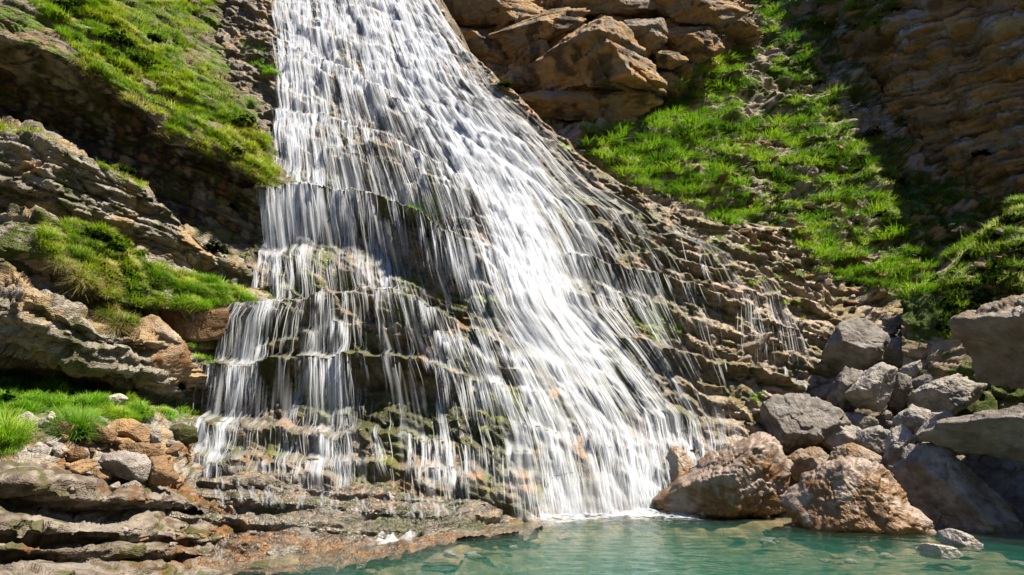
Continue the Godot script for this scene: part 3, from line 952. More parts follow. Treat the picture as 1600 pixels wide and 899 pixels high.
func build_waterfall() -> void:
	for g in [
			[[424, -60], [437, 110], [432, 250], [414, 300], [404, 420], [392, 470], [358, 500], [335, 570], [308, 640], [280, 745], [270, 800]],
			[[480, -60], [494, 150], [500, 300], [500, 470], [480, 560], [462, 680], [452, 790]],
			[[545, -60], [590, 150], [638, 300], [660, 420], [692, 520], [722, 600], [748, 700], [760, 800]],
			[[575, -60], [640, 130], [722, 260], [775, 380], [808, 480], [865, 570], [918, 670], [945, 800]],
			[[602, -60], [692, 130], [800, 270], [862, 380], [908, 480], [985, 565], [1050, 650], [1082, 800]],
			[[630, -60], [765, 135], [850, 210], [930, 290], [1005, 338], [1062, 410], [1108, 500], [1146, 600], [1165, 690], [1165, 790]]]:
		var line := []
		for q in g:
			var w := px2xy(q[0], q[1])
			line.append([w.y, w.x])
		line.reverse()
		guides.append(line)
	var root := Node3D.new()
	root.name = numbered("waterfall")
	add_child(root)
	tag(root, "white fan-shaped waterfall streaming down stepped mossy rock", "waterfall")
	# thin veil that clings to the rock
	var qw := 900
	var qh := 300
	var ytop := 21.0
	var pos := PackedVector3Array()
	var col := PackedColorArray()
	pos.resize(qw * qh)
	col.resize(qw * qh)
	for i in qw:
		var q := float(i) / (qw - 1)
		var prev := 1e9
		for j in qh:
			var y := ytop - (ytop - 0.02) * j / (qh - 1)
			var x := water_x(q, y)
			var d := minf(fall_at(x, y) - 0.03, prev + 0.005)
			prev = d
			var p := Vector3(x, y, -d)
			var s := project(p)
			var k := j * qw + i
			pos[k] = p
			var de := density(s.x, s.y)
			de *= lerpf(1.0, stream(q, y), 0.6)
			var n1 := ns.get_noise_2d(q * 38.0, y * 0.45)
			var n2 := ns.get_noise_2d(q * 150.0, y * 0.5 + 20.0)
			var n3 := ns.get_noise_2d(q * 14.0, y * 0.3 + 60.0)
			var lump := ns.get_noise_2d(x * 2.2, y * 2.2)
			var a := de * 1.35 - 0.52 + n1 * 0.42 + n2 * 0.34 + n3 * 0.25 + lump * 0.12
			a = maxf(a, sst(0.6, 0.95, de) * 0.72 + n1 * 0.28 + n2 * 0.22 + n3 * 0.2)
			for l in ledges:
				var ly: float = absf(y - interp(l[0], x) - 0.03)
				if ly < 0.14 and x > l[0][0][0] and x < l[0][-1][0]:
					a += 0.5 * de * sst(0.14, 0.0, ly) * (0.6 + n1)
			a = clampf(a, 0.0, 0.85) * sst(0.02, 0.2, de)
			col[k] = Color(0.72, 0.745, 0.785, a)
	var nor := grid_normals(pos, qw, qh, C + Vector3(0, 6, 0))
	var veil := obj("veil", array_mesh(pos, nor, col, grid_index(pos, nor, qw, qh)), M.veil, root)
	veil.set_meta("kind", "stuff")
	# strands, in tiers
	var tiers := 6
	for t in tiers:
		pos = PackedVector3Array()
		nor = PackedVector3Array()
		col = PackedColorArray()
		var idx := PackedInt32Array()
		var ya := ytop - (ytop - 0.05) * t / tiers
		var yb := ytop - (ytop - 0.05) * (t + 1) / tiers
		var made := 0
		for k in 9000:
			var q := rng.randf_range(-0.02, 1.02)
			var y1 := rng.randf_range(yb, ya)
			var x := water_x(q, y1)
			var s := project(Vector3(x, y1, -fall_at(x, y1)))
			var de := density(s.x, s.y)
			de = pow(de, 1.35) * stream(q, y1) * clampf(0.7 + 1.5 * ns.get_noise_2d(q * 34.0, y1 * 0.4), 0.04, 1.4)
			if rng.randf() > de * lerpf(0.85, 0.5, sst(0.6, 1.0, de)):
				continue
			var len := rng.randf_range(0.4, 1.2) + pow(rng.randf(), 2.0) * 1.6
			var y2 := maxf(y1 - len, 0.0)
			if y1 - y2 < 0.08:
				continue
			var line := fall_line(q, y1, y2, 9, 0.04, float(k))
			add_strand(pos, nor, col, idx, line, rng.randf_range(0.006, 0.015) + pow(rng.randf(), 5.0) * 0.04 * de, 0.05, rng.randf_range(0.2, 0.8))
			made += 1
		if made > 0:
			var o := obj("cascade", array_mesh(pos, nor, col, idx), M.veil, root)
			o.set_meta("kind", "stuff")
	# broad soft sheets in the main stream
	pos = PackedVector3Array()
	nor = PackedVector3Array()
	col = PackedColorArray()
	var sheet_idx := PackedInt32Array()
	for k in 5200:
		var q := rng.randf()
		var y1 := rng.randf_range(0.4, ytop)
		var x := water_x(q, y1)
		var s := project(Vector3(x, y1, -fall_at(x, y1)))
		if rng.randf() > sst(0.5, 0.95, density(s.x, s.y)) * lerpf(1.0, 0.55, sst(260.0, 120.0, s.y)):
			continue
		var y2 := maxf(0.0, y1 - rng.randf_range(0.8, 2.2))
		add_strand(pos, nor, col, sheet_idx, fall_line(q, y1, y2, 12, 0.05, float(k)), rng.randf_range(0.03, 0.10), 0.02, rng.randf_range(0.12, 0.4))
	obj("sheet", array_mesh(pos, nor, col, sheet_idx), M.veil, root).set_meta("kind", "stuff")
	# curtains that drop from the lip of each ledge
	for li in ledges.size():
		pos = PackedVector3Array()
		nor = PackedVector3Array()
		col = PackedColorArray()
		var idx := PackedInt32Array()
		var pts: Array = ledges[li][0]
		var x0: float = pts[0][0]
		var x1: float = pts[-1][0]
		var drop: float = [0.8, 0.8, 2.2, 0.9, 0.6, 1.3, 0.9, 0.5, 1.0, 1.0, 0.5, 0.5][li]
		for k in int((x1 - x0) * 120.0):
			var x := rng.randf_range(x0, x1)
			var y := interp(pts, x) + rng.randf_range(-0.02, 0.08)
			var q := water_q(x, y)
			if q < 0.0 or q > 1.0:
				continue
			var s := project(Vector3(x, y - 0.2, -fall_at(x, y - 0.2)))
			var de := density(s.x, s.y) + 0.06
			de *= clampf(0.45 + 1.7 * ns.get_noise_1d(x * 3.0 + li * 20.0) + 0.5 * ns.get_noise_1d(x * 11.0 + li * 7.0), 0.03, 1.5) * (1.0 - 0.6 * sst(0.0, 2.5, x)) * stream(q, y)
			if rng.randf() > de * stream(q, y - 0.3):
				continue
			var y2 := maxf(0.0, y - drop * (0.25 + 0.75 * pow(rng.randf(), 0.8)))
			if y - y2 < 0.08:
				continue
			var line := fall_line(q, y, y2, 8, 0.03, float(k))
			# free drops keep the sideways drift small
			for m in line.size():
				line[m].x = line[0].x + (line[m].x - line[0].x) * lerpf(0.4, 1.0, sst(0.3, 0.7, q))
			add_strand(pos, nor, col, idx, line, rng.randf_range(0.006, 0.014) + pow(rng.randf(), 6.0) * 0.03, 0.6, rng.randf_range(0.3, 0.85))
		if pos.size() > 0:
			var o := obj("curtain", array_mesh(pos, nor, col, idx), M.veil, root)
			o.set_meta("kind", "stuff")
	# separate trickles outside and inside the fan
	for s in [[[[1040, 350], [1075, 375], [1110, 388], [1135, 402]], 36, 22], [[[1180, 420], [1205, 455], [1222, 500], [1240, 545], [1250, 575]], 44, 26], [[[1150, 420], [1175, 480], [1190, 540], [1200, 580]], 26, 40], [[[1060, 340], [1090, 370], [1120, 420], [1150, 470]], 26, 40], [[[1092, 390], [1100, 420], [1112, 440]], 20, 8], [[[1108, 450], [1118, 475], [1124, 500]], 14, 6],
			[[[1050, 410], [1068, 440], [1078, 480]], 14, 9], [[[1226, 560], [1236, 590], [1246, 612]], 16, 5], [[[1250, 580], [1254, 596], [1257, 612]], 18, 4], [[[960, 275], [985, 292], [1003, 305]], 20, 5], [[[1170, 470], [1190, 520], [1200, 560]], 14, 8],
			[[[385, 500], [370, 540], [355, 590], [345, 650]], 70, 12], [[[400, 498], [385, 545], [372, 590], [362, 650]], 60, 8], [[[478, 560], [466, 590], [452, 640], [446, 675]], 50, 8], [[[548, 470], [545, 520], [535, 565], [528, 640], [520, 685]], 60, 6], [[[600, 380], [603, 420], [602, 465]], 46, 4],
			[[[690, 590], [686, 630], [692, 680], [702, 730], [715, 780]], 40, 8], [[[586, 660], [592, 700], [602, 745]], 46, 7], [[[650, 520], [668, 550], [682, 590]], 40, 8], [[[620, 800], [628, 825], [640, 842]], 70, 16], [[[480, 560], [495, 520], [492, 480]], 20, 6],
			[[[330, 640], [318, 690], [305, 735]], 70, 14], [[[350, 650], [345, 700], [350, 745]], 60, 14], [[[450, 672], [450, 710], [452, 745]], 50, 14], [[[525, 685], [530, 720], [535, 760]], 50, 10], [[[786, 690], [786, 740], [788, 785]], 8, 2], [[[850, 790], [900, 800], [1000, 795]], 0, 0]]:
		if s[1] == 0:
			continue
		pos = PackedVector3Array()
		nor = PackedVector3Array()
		col = PackedColorArray()
		var idx := PackedInt32Array()
		var pts := []
		for q in s[0]:
			var w := px2xy(q[0], q[1])
			pts.append([w.y, w.x])
		if pts[0][0] > pts[-1][0]:
			pts.reverse()
		for k in s[1]:
			var off: float = rng.randfn() * s[2] * 0.0165 * 0.55
			var t1 := rng.randf_range(0.0, 0.6)
			var t2 := minf(1.0, t1 + rng.randf_range(0.25, 0.8))
			var top: float = pts[-1][0]
			var bot: float = pts[0][0]
			var line := PackedVector3Array()
			var prev := 1e9
			for m in 8:
				var y := lerpf(top, bot, lerpf(t1, t2, m / 7.0))
				var x := interp(pts, y) + off * (0.6 + 0.6 * (top - y) / (top - bot))
				var d := minf(fall_at(x, y) - 0.045, prev + 0.03)
				prev = d
				line.append(Vector3(x, y, -d))
			add_strand(pos, nor, col, idx, line, rng.randf_range(0.006, 0.014), 0.2, rng.randf_range(0.2, 0.75))
		var o := obj("trickle", array_mesh(pos, nor, col, idx), M.veil, root)
		o.set_meta("kind", "stuff")
	# soft rivulets over the benches
	pos = PackedVector3Array()
	nor = PackedVector3Array()
	col = PackedColorArray()
	var riv_idx := PackedInt32Array()
	for k in 420:
		var u := rng.randf_range(290.0, 760.0)
		if ns.get_noise_1d(u * 0.05) + 0.4 * ns.get_noise_1d(u * 0.2) < -0.05:
			continue
		var va := lerpf(742.0, 776.0, (u - 290.0) / 470.0) + rng.randf_range(0.0, 34.0)
		var line := PackedVector3Array()
		for m in 7:
			var h := hit(u + m * 0.5, va + m * 2.2)
			if h < 0:
				break
			line.append(zpos[h] + znor[h] * 0.03 + Vector3(0, 0, 0.02))
		if line.size() < 7:
			continue
		for turn in 2:
			for m in range(1, 6):
				line[m] = (line[m - 1] + line[m] * 2.0 + line[m + 1]) * 0.25
		add_strand(pos, nor, col, riv_idx, line, rng.randf_range(0.012, 0.045), 0.05, rng.randf_range(0.15, 0.5))
	obj("rivulet", array_mesh(pos, nor, col, riv_idx), M.veil, root).set_meta("kind", "stuff")
	# spray
	for q in [[1.75, 0.45, 17.1, 2.9, 1.2, 1.1, 0.22], [0.9, 5.2, 18.2, 1.4, 2.4, 0.9, 0.12]]:
		var fv := FogVolume.new()
		fv.name = "spray"
		fv.set_meta("kind", "stuff")
		fv.shape = RenderingServer.FOG_VOLUME_SHAPE_ELLIPSOID
		fv.size = Vector3(q[3], q[4], q[5])
		fv.position = Vector3(q[0], q[1], -q[2])
		var fm := FogMaterial.new()
		fm.density = q[6]
		fm.albedo = Color(0.95, 0.96, 0.98)
		fv.material = fm
		root.add_child(fv, true)
	# foam where the fall meets the pool
	pos = PackedVector3Array()
	col = PackedColorArray()
	var foam_pos := PackedVector3Array()
	var foam_col := PackedColorArray()
	var fw := 220
	var fh := 60
	for j in fh:
		for i in fw:
			var x := 0.3 + 4.2 * i / (fw - 1.0)
			var b := j / (fh - 1.0)
			var z := shore_d(x) + 0.4 - b * 2.3
			var n := nf.get_noise_2d(x * 1.6, z * 2.0)
			var m := nf.get_noise_2d(x * 4.5 + 9.0, z * 6.0)
			var y := 0.035 + 0.30 * pow(maxf(0.0, 1.0 - b * 2.2), 2.0) * (0.7 + n) + 0.02 * m
			pos.append(Vector3(x, maxf(y, 0.016), -z))
			var a := (1.0 - sst(0.18, 0.52, b + n * 0.35)) + sst(0.08, 0.3, m) * sst(0.95, 0.4, b + n * 0.3) * 0.45
			a *= sst(0.3, 1.1, x + n * 0.6) * (1.0 - sst(3.7, 4.4, x + n * 0.5))
			col.append(Color(0.80, 0.82, 0.84, clampf(a, 0.0, 0.92)))
	for j in 40:
		for i in 60:
			var b := j / 39.0
			var x := -2.75 + 1.1 * i / 59.0
			var z := 13.72 - b * 0.7 + (x + 2.2) * 0.55
			var n := nf.get_noise_2d(x * 4.0, z * 4.0)
			foam_pos.append(Vector3(x, 0.03 + 0.16 * pow(1.0 - b, 2.0) * (0.7 + n), -z))
			var e := 1.0 - Vector2((x + 2.2) / 0.5, (b - 0.4) / 0.5).length()
			foam_col.append(Color(0.80, 0.82, 0.84, clampf(e * 1.0 + n * 0.9 - 0.2, 0.0, 0.6) * sst(0.0, 0.2, e)))
	var foam_nor := grid_normals(foam_pos, 60, 40, Vector3(0, 300, 0))
	obj("foam", array_mesh(foam_pos, foam_nor, foam_col, grid_index(foam_pos, foam_nor, 60, 40)), M.veil, root).set_meta("kind", "stuff")
	nor = grid_normals(pos, fw, fh, Vector3(0, 300, 0))
	var foam := obj("foam", array_mesh(pos, nor, col, grid_index(pos, nor, fw, fh)), M.veil, root)
	foam.set_meta("kind", "stuff")

# ------------------------------------------------------------------ boulders
var balls := {}

func ball(n: int) -> Array:
	if balls.has(n):
		return balls[n]
	var dirs := PackedVector3Array()
	var index := {}
	var idx := PackedInt32Array()
	for f in 6:
		var at := []
		for j in n + 1:
			for i in n + 1:
				var a := 2 * i - n
				var b := 2 * j - n
				var k: Vector3i
				match f:
					0: k = Vector3i(n, a, b)
					1: k = Vector3i(-n, b, a)
					2: k = Vector3i(b, n, a)
					3: k = Vector3i(a, -n, b)
					4: k = Vector3i(a, b, n)
					5: k = Vector3i(b, a, -n)
				if not index.has(k):
					index[k] = dirs.size()
					dirs.append((Vector3(tan(k.x * PI / 4.0 / n), tan(k.y * PI / 4.0 / n), tan(k.z * PI / 4.0 / n))).normalized())
				at.append(index[k])
		for j in n:
			for i in n:
				var a: int = at[j * (n + 1) + i]
				var b: int = at[j * (n + 1) + i + 1]
				var c: int = at[(j + 1) * (n + 1) + i]
				var d: int = at[(j + 1) * (n + 1) + i + 1]
				idx.append_array(PackedInt32Array([a, c, b, b, c, d]))
	balls[n] = [dirs, idx]
	return balls[n]

# Half spaces -> a chipped stone. planes: [normal, distance from the middle]; size: metres; paint(p in world, n) -> colour
func stone_mesh(planes: Array, centre: Vector3, size: float, n: int, sd: float, rough: float, paint: Callable, sharp := 90.0, beds := 0.0) -> ArrayMesh:
	var b := ball(n)
	var dirs: PackedVector3Array = b[0]
	var idx: PackedInt32Array = b[1]
	var pos := PackedVector3Array()
	pos.resize(dirs.size())
	for k in dirs.size():
		var sum := 0.0
		for pl in planes:
			var c: float = dirs[k].dot(pl[0]) / pl[1]
			if c > 0.0:
				sum += pow(c, sharp)
		var r := pow(sum, -1.0 / sharp)
		var p := dirs[k] * r
		var q := p / size * 2.2 + Vector3(sd * 3.1, sd * 1.7, -sd)
		var e := ne.get_noise_3dv(q * 1.1) + 1.0
		var h := nf.get_noise_3dv(q * 0.9) * 0.05 + nf.get_noise_3dv(q * 3.6) * 0.035 + nc.get_noise_3dv(q * 1.1) * 0.04 + nc.get_noise_3dv(q * 3.0) * 0.012 - (1.0 - clampf(e / 0.10, 0.0, 1.0)) * 0.02
		if beds > 0.0:
			var by := (p.y - 0.12 * p.x + ns.get_noise_3dv(p * 0.8) * 0.12) / beds
			h += (nc.get_noise_2d(floorf(by) * 3.7, sd + floorf((p.x + p.z) * 0.7)) * 0.11 - 0.05 * sst(0.25, 0.0, by - floorf(by)))
		pos[k] = p * (1.0 + h * rough)
	var nor := PackedVector3Array()
	nor.resize(pos.size())
	for k in range(0, idx.size(), 3):
		var a := pos[idx[k]]
		var m := (pos[idx[k + 2]] - a).cross(pos[idx[k + 1]] - a)
		nor[idx[k]] += m
		nor[idx[k + 1]] += m
		nor[idx[k + 2]] += m
	var col := PackedColorArray()
	col.resize(pos.size())
	for k in pos.size():
		nor[k] = nor[k].normalized()
		if nor[k].dot(pos[k]) < -0.5 * pos[k].length():
			nor[k] = -nor[k]
		col[k] = paint.call(pos[k] + centre, nor[k])
	return array_mesh(pos, nor, col, idx)

# A stone whose outline is given by points and whose middle lies d metres away.
func stone_planes(outline: Array, d: float, thick: float, sd: int, centre_out: Array, cuts := []) -> Array:
	var r := RandomNumberGenerator.new()
	r.seed = sd
	var lo := Vector2(1e9, 1e9)
	var hi := Vector2(-1e9, -1e9)
	var poly := PackedVector2Array()
	for q in outline:
		var v := Vector2(q[0], q[1])
		poly.append(v)
		lo = lo.min(v)
		hi = hi.max(v)
	var hull := Geometry2D.convex_hull(poly)
	var mid := Vector2.ZERO
	for k in hull.size() - 1:
		mid += hull[k]
	mid /= hull.size() - 1
	var c := P(mid.x, mid.y, d)
	var f := (c - C).normalized()
	var rt := f.cross(Vector3.UP).normalized()
	var up := rt.cross(f)
	var scale := (c - C).length() / F * 1.0
	var px := scale * (c - C).dot(fwd) / (c - C).length()
	var pts := []
	for k in hull.size() - 1:
		pts.append(Vector2(hull[k].x - mid.x, mid.y - hull[k].y) * px)
	var planes := []
	var n := pts.size()
	var small := minf(hi.x - lo.x, hi.y - lo.y) * px * 0.5
	for k in n:
		var a: Vector2 = pts[k]
		var b: Vector2 = pts[(k + 1) % n]
		var e := b - a
		if e.length() < 0.01:
			continue
		var m := Vector2(e.y, -e.x).normalized()
		if m.dot(a) < 0.0:
			m = -m
		var h := maxf(m.dot(a), small * 0.2)
		for s in [-1.0, 1.0]:
			var tilt := r.randf_range(0.15, 0.75) / thick
			var nn: Vector3 = rt * m.x + up * m.y + f * float(s) * tilt
			planes.append([nn.normalized(), h / nn.length()])
	for q in cuts:
		planes.append([(rt * q[0] + up * q[1] - f * q[2]).normalized(), small * thick * q[3]])
	for k in (5 if cuts.is_empty() else 1):
		var nn := (-f + rt * r.randf_range(-0.8, 0.8) + up * r.randf_range(-0.5, 0.9)).normalized()
		planes.append([nn, small * thick * r.randf_range(0.6, 1.05)])
	planes.append([f, small * thick * 1.2])
	centre_out.append(c)
	centre_out.append(small)
	return planes

func paint_stone(base: Color, second: Color, amount: float, wet_y: float, wet: Color) -> Callable:
	return func(p: Vector3, _n: Vector3) -> Color:
		var n1 := nf.get_noise_3d(p.x * 1.1, p.y * 1.3, p.z * 1.1)
		var n2 := nf.get_noise_3d(p.x * 4.2, p.y * 4.2, p.z * 4.2)
		var c := mix3(base, second, amount + n1 * 1.5 + n2 * 0.7)
		if wet_y > -5.0:
			c = mix3(c, wet, sst(-0.12, 0.16, wet_y - p.y * 0.35 + n1 * 0.9 + n2 * 0.3))
		return c

func stone(called: String, outline: Array, d: float, label: String, category: String, paint: Callable, mat: Material, opts := {}) -> MeshInstance3D:
	var info := []
	var sd: int = opts.get("seed", int(outline[0][0] * 7 + outline[0][1]))
	var planes := stone_planes(outline, d, opts.get("thick", 1.0), sd, info, opts.get("cuts", []))
	var c: Vector3 = info[0]
	var m := stone_mesh(planes, c, maxf(info[1], 0.05), opts.get("n", 16), float(sd % 97), opts.get("rough", 1.0), paint, opts.get("sharp", 90.0), opts.get("beds", 0.0))
	var parent: Node = opts.get("parent", self)
	var o := obj(called, m, mat, parent)
	o.position = c
	if parent == self:
		tag(o, label, category, opts.get("group", ""))
	return o

func build_outcrop() -> void:
	var us := [640, 720, 800, 880, 960, 1040, 1120, 1180]
	var rows := [
		[[-160, 30.5], [-160, 30.2], [-160, 30.0], [-160, 29.8], [-160, 29.8], [-160, 30.0], [-160, 30.5], [-160, 32.0]],
		[[-40, 28.5], [-30, 28.2], [-30, 28.0], [-30, 27.8], [-30, 27.8], [-30, 28.0], [-30, 28.6], [-30, 30.0]],
		[[20, 28.4], [30, 28.2], [30, 27.8], [30, 27.2], [30, 27.2], [30, 27.8], [26, 28.4], [26, 30.0]],
		[[60, 28.4], [70, 28.0], [80, 27.0], [80, 26.4], [80, 26.2], [80, 27.0], [66, 28.6], [60, 30.4]],
		[[110, 28.4], [120, 27.8], [130, 26.4], [130, 25.8], [130, 25.5], [120, 26.4], [96, 28.8], [90, 30.6]],
		[[140, 28.6], [150, 28.2], [155, 26.8], [158, 26.2], [158, 25.7], [148, 26.6], [110, 29.2], [110, 31.0]],
		[[160, 29.6], [175, 29.2], [185, 28.4], [192, 28.0], [190, 27.4], [170, 27.8], [130, 30.2], [130, 31.6]],
		[[260, 30.0], [260, 29.8], [240, 29.0], [230, 28.6], [220, 28.6], [200, 29.0], [170, 30.6], [160, 31.6]],
	]
	var root := Node3D.new()
	root.name = numbered("rock_outcrop")
	add_child(root)
	tag(root, "jutting ochre rock outcrop of stacked beds above the dark hollow", "outcrop")
	var face := patch("bedrock", us, rows, 0.08,
		func(p, n, t, s): return strata(p, 0.75, Vector2(-0.1, 0.0), 0.7) + strata(p, 0.24, Vector2(-0.1, 0.0), 0.25) + blocks(p, Vector3(1.8, 0.8, 1.8), Vector2(-0.1, 0.0), 0.16),
		func(p, n, t, s): return paint_ochre(p),
		M.cliff_rock, "", "")
	for k in ["label", "category", "kind"]:
		face.remove_meta(k)
	face.get_parent().remove_child(face)
	root.add_child(face)
	for b in [
			[[[770, 128], [850, 88], [900, 52], [950, 28], [978, 46], [988, 92], [1038, 128], [1042, 150], [960, 146], [860, 140]], 25.7, [[-0.5, -0.2, 0.85, 0.55], [0.85, 0.2, 0.5, 0.75]]],
			[[[770, 152], [850, 140], [960, 142], [1042, 148], [1036, 172], [985, 196], [880, 188], [800, 172]], 25.9, [[-0.3, -0.45, 0.85, 0.6], [0.8, 0.0, 0.6, 1.6]]],
			[[[930, 92], [985, 88], [1040, 128], [1040, 142], [960, 128]], 25.2],
			[[[978, 30], [1036, 34], [1046, 64], [1010, 98], [990, 84]], 26.2], [[[1020, 76], [1062, 84], [1074, 98], [1048, 110], [1022, 104]], 26.1],
			[[[690, -20], [800, -14], [866, 8], [790, 42], [700, 36]], 27.4], [[[760, 52], [860, 18], [930, 14], [900, 48], [800, 92]], 26.6],
			[[[860, -20], [1000, -24], [1056, 16], [960, 26], [900, 18]], 26.9], [[[990, -24], [1100, -20], [1166, 30], [1120, 52], [1050, 34]], 27.2],
			[[[1030, 40], [1110, 46], [1136, 84], [1080, 102], [1044, 76]], 27.0], [[[690, 44], [760, 46], [800, 74], [770, 110], [710, 92]], 27.7]]:
		stone("rock_slab", b[0], b[1], "", "", func(p, _n): return paint_ochre(p), M.cliff_rock, {"parent": root, "n": 36, "thick": 1.7, "rough": 0.75, "sharp": 140.0, "beds": 0.27, "cuts": b[2] if b.size() > 2 else [[-0.3, -0.3, 0.9, 0.5], [0.5, 0.5, 0.7, 0.6]]})

func paint_ochre(p: Vector3) -> Color:
	var y := p.y - 0.12 * p.x
	var n1 := nf.get_noise_3d(p.x * 0.3, y * 0.9, p.z * 0.3)
	var n2 := nf.get_noise_3d(p.x * 1.4, y * 2.8, p.z * 1.4)
	var c := mix3(Color(0.42, 0.275, 0.14), Color(0.23, 0.17, 0.11), 0.5 + n1 * 1.5 + n2 * 0.9)
	c = mix3(c, Color(0.36, 0.195, 0.07), sst(0.05, 0.3, nf.get_noise_3d(p.x * 0.4 + 5.0, y * 0.8, p.z * 0.4) + 0.3 * n2) * 0.7)
	c = mix3(c, Color(0.26, 0.25, 0.235), sst(0.1, 0.3, nf.get_noise_3d(p.x * 0.5 + 25.0, y * 1.1, p.z * 0.5) + 0.3 * n2) * 0.7)
	c = mix3(c, Color(0.07, 0.06, 0.05), sst(0.16, 0.30, nf.get_noise_3d(p.x * 0.8 - 15.0, y * 0.5, p.z * 0.8) + 0.25 * n2) * 0.8)
	return c

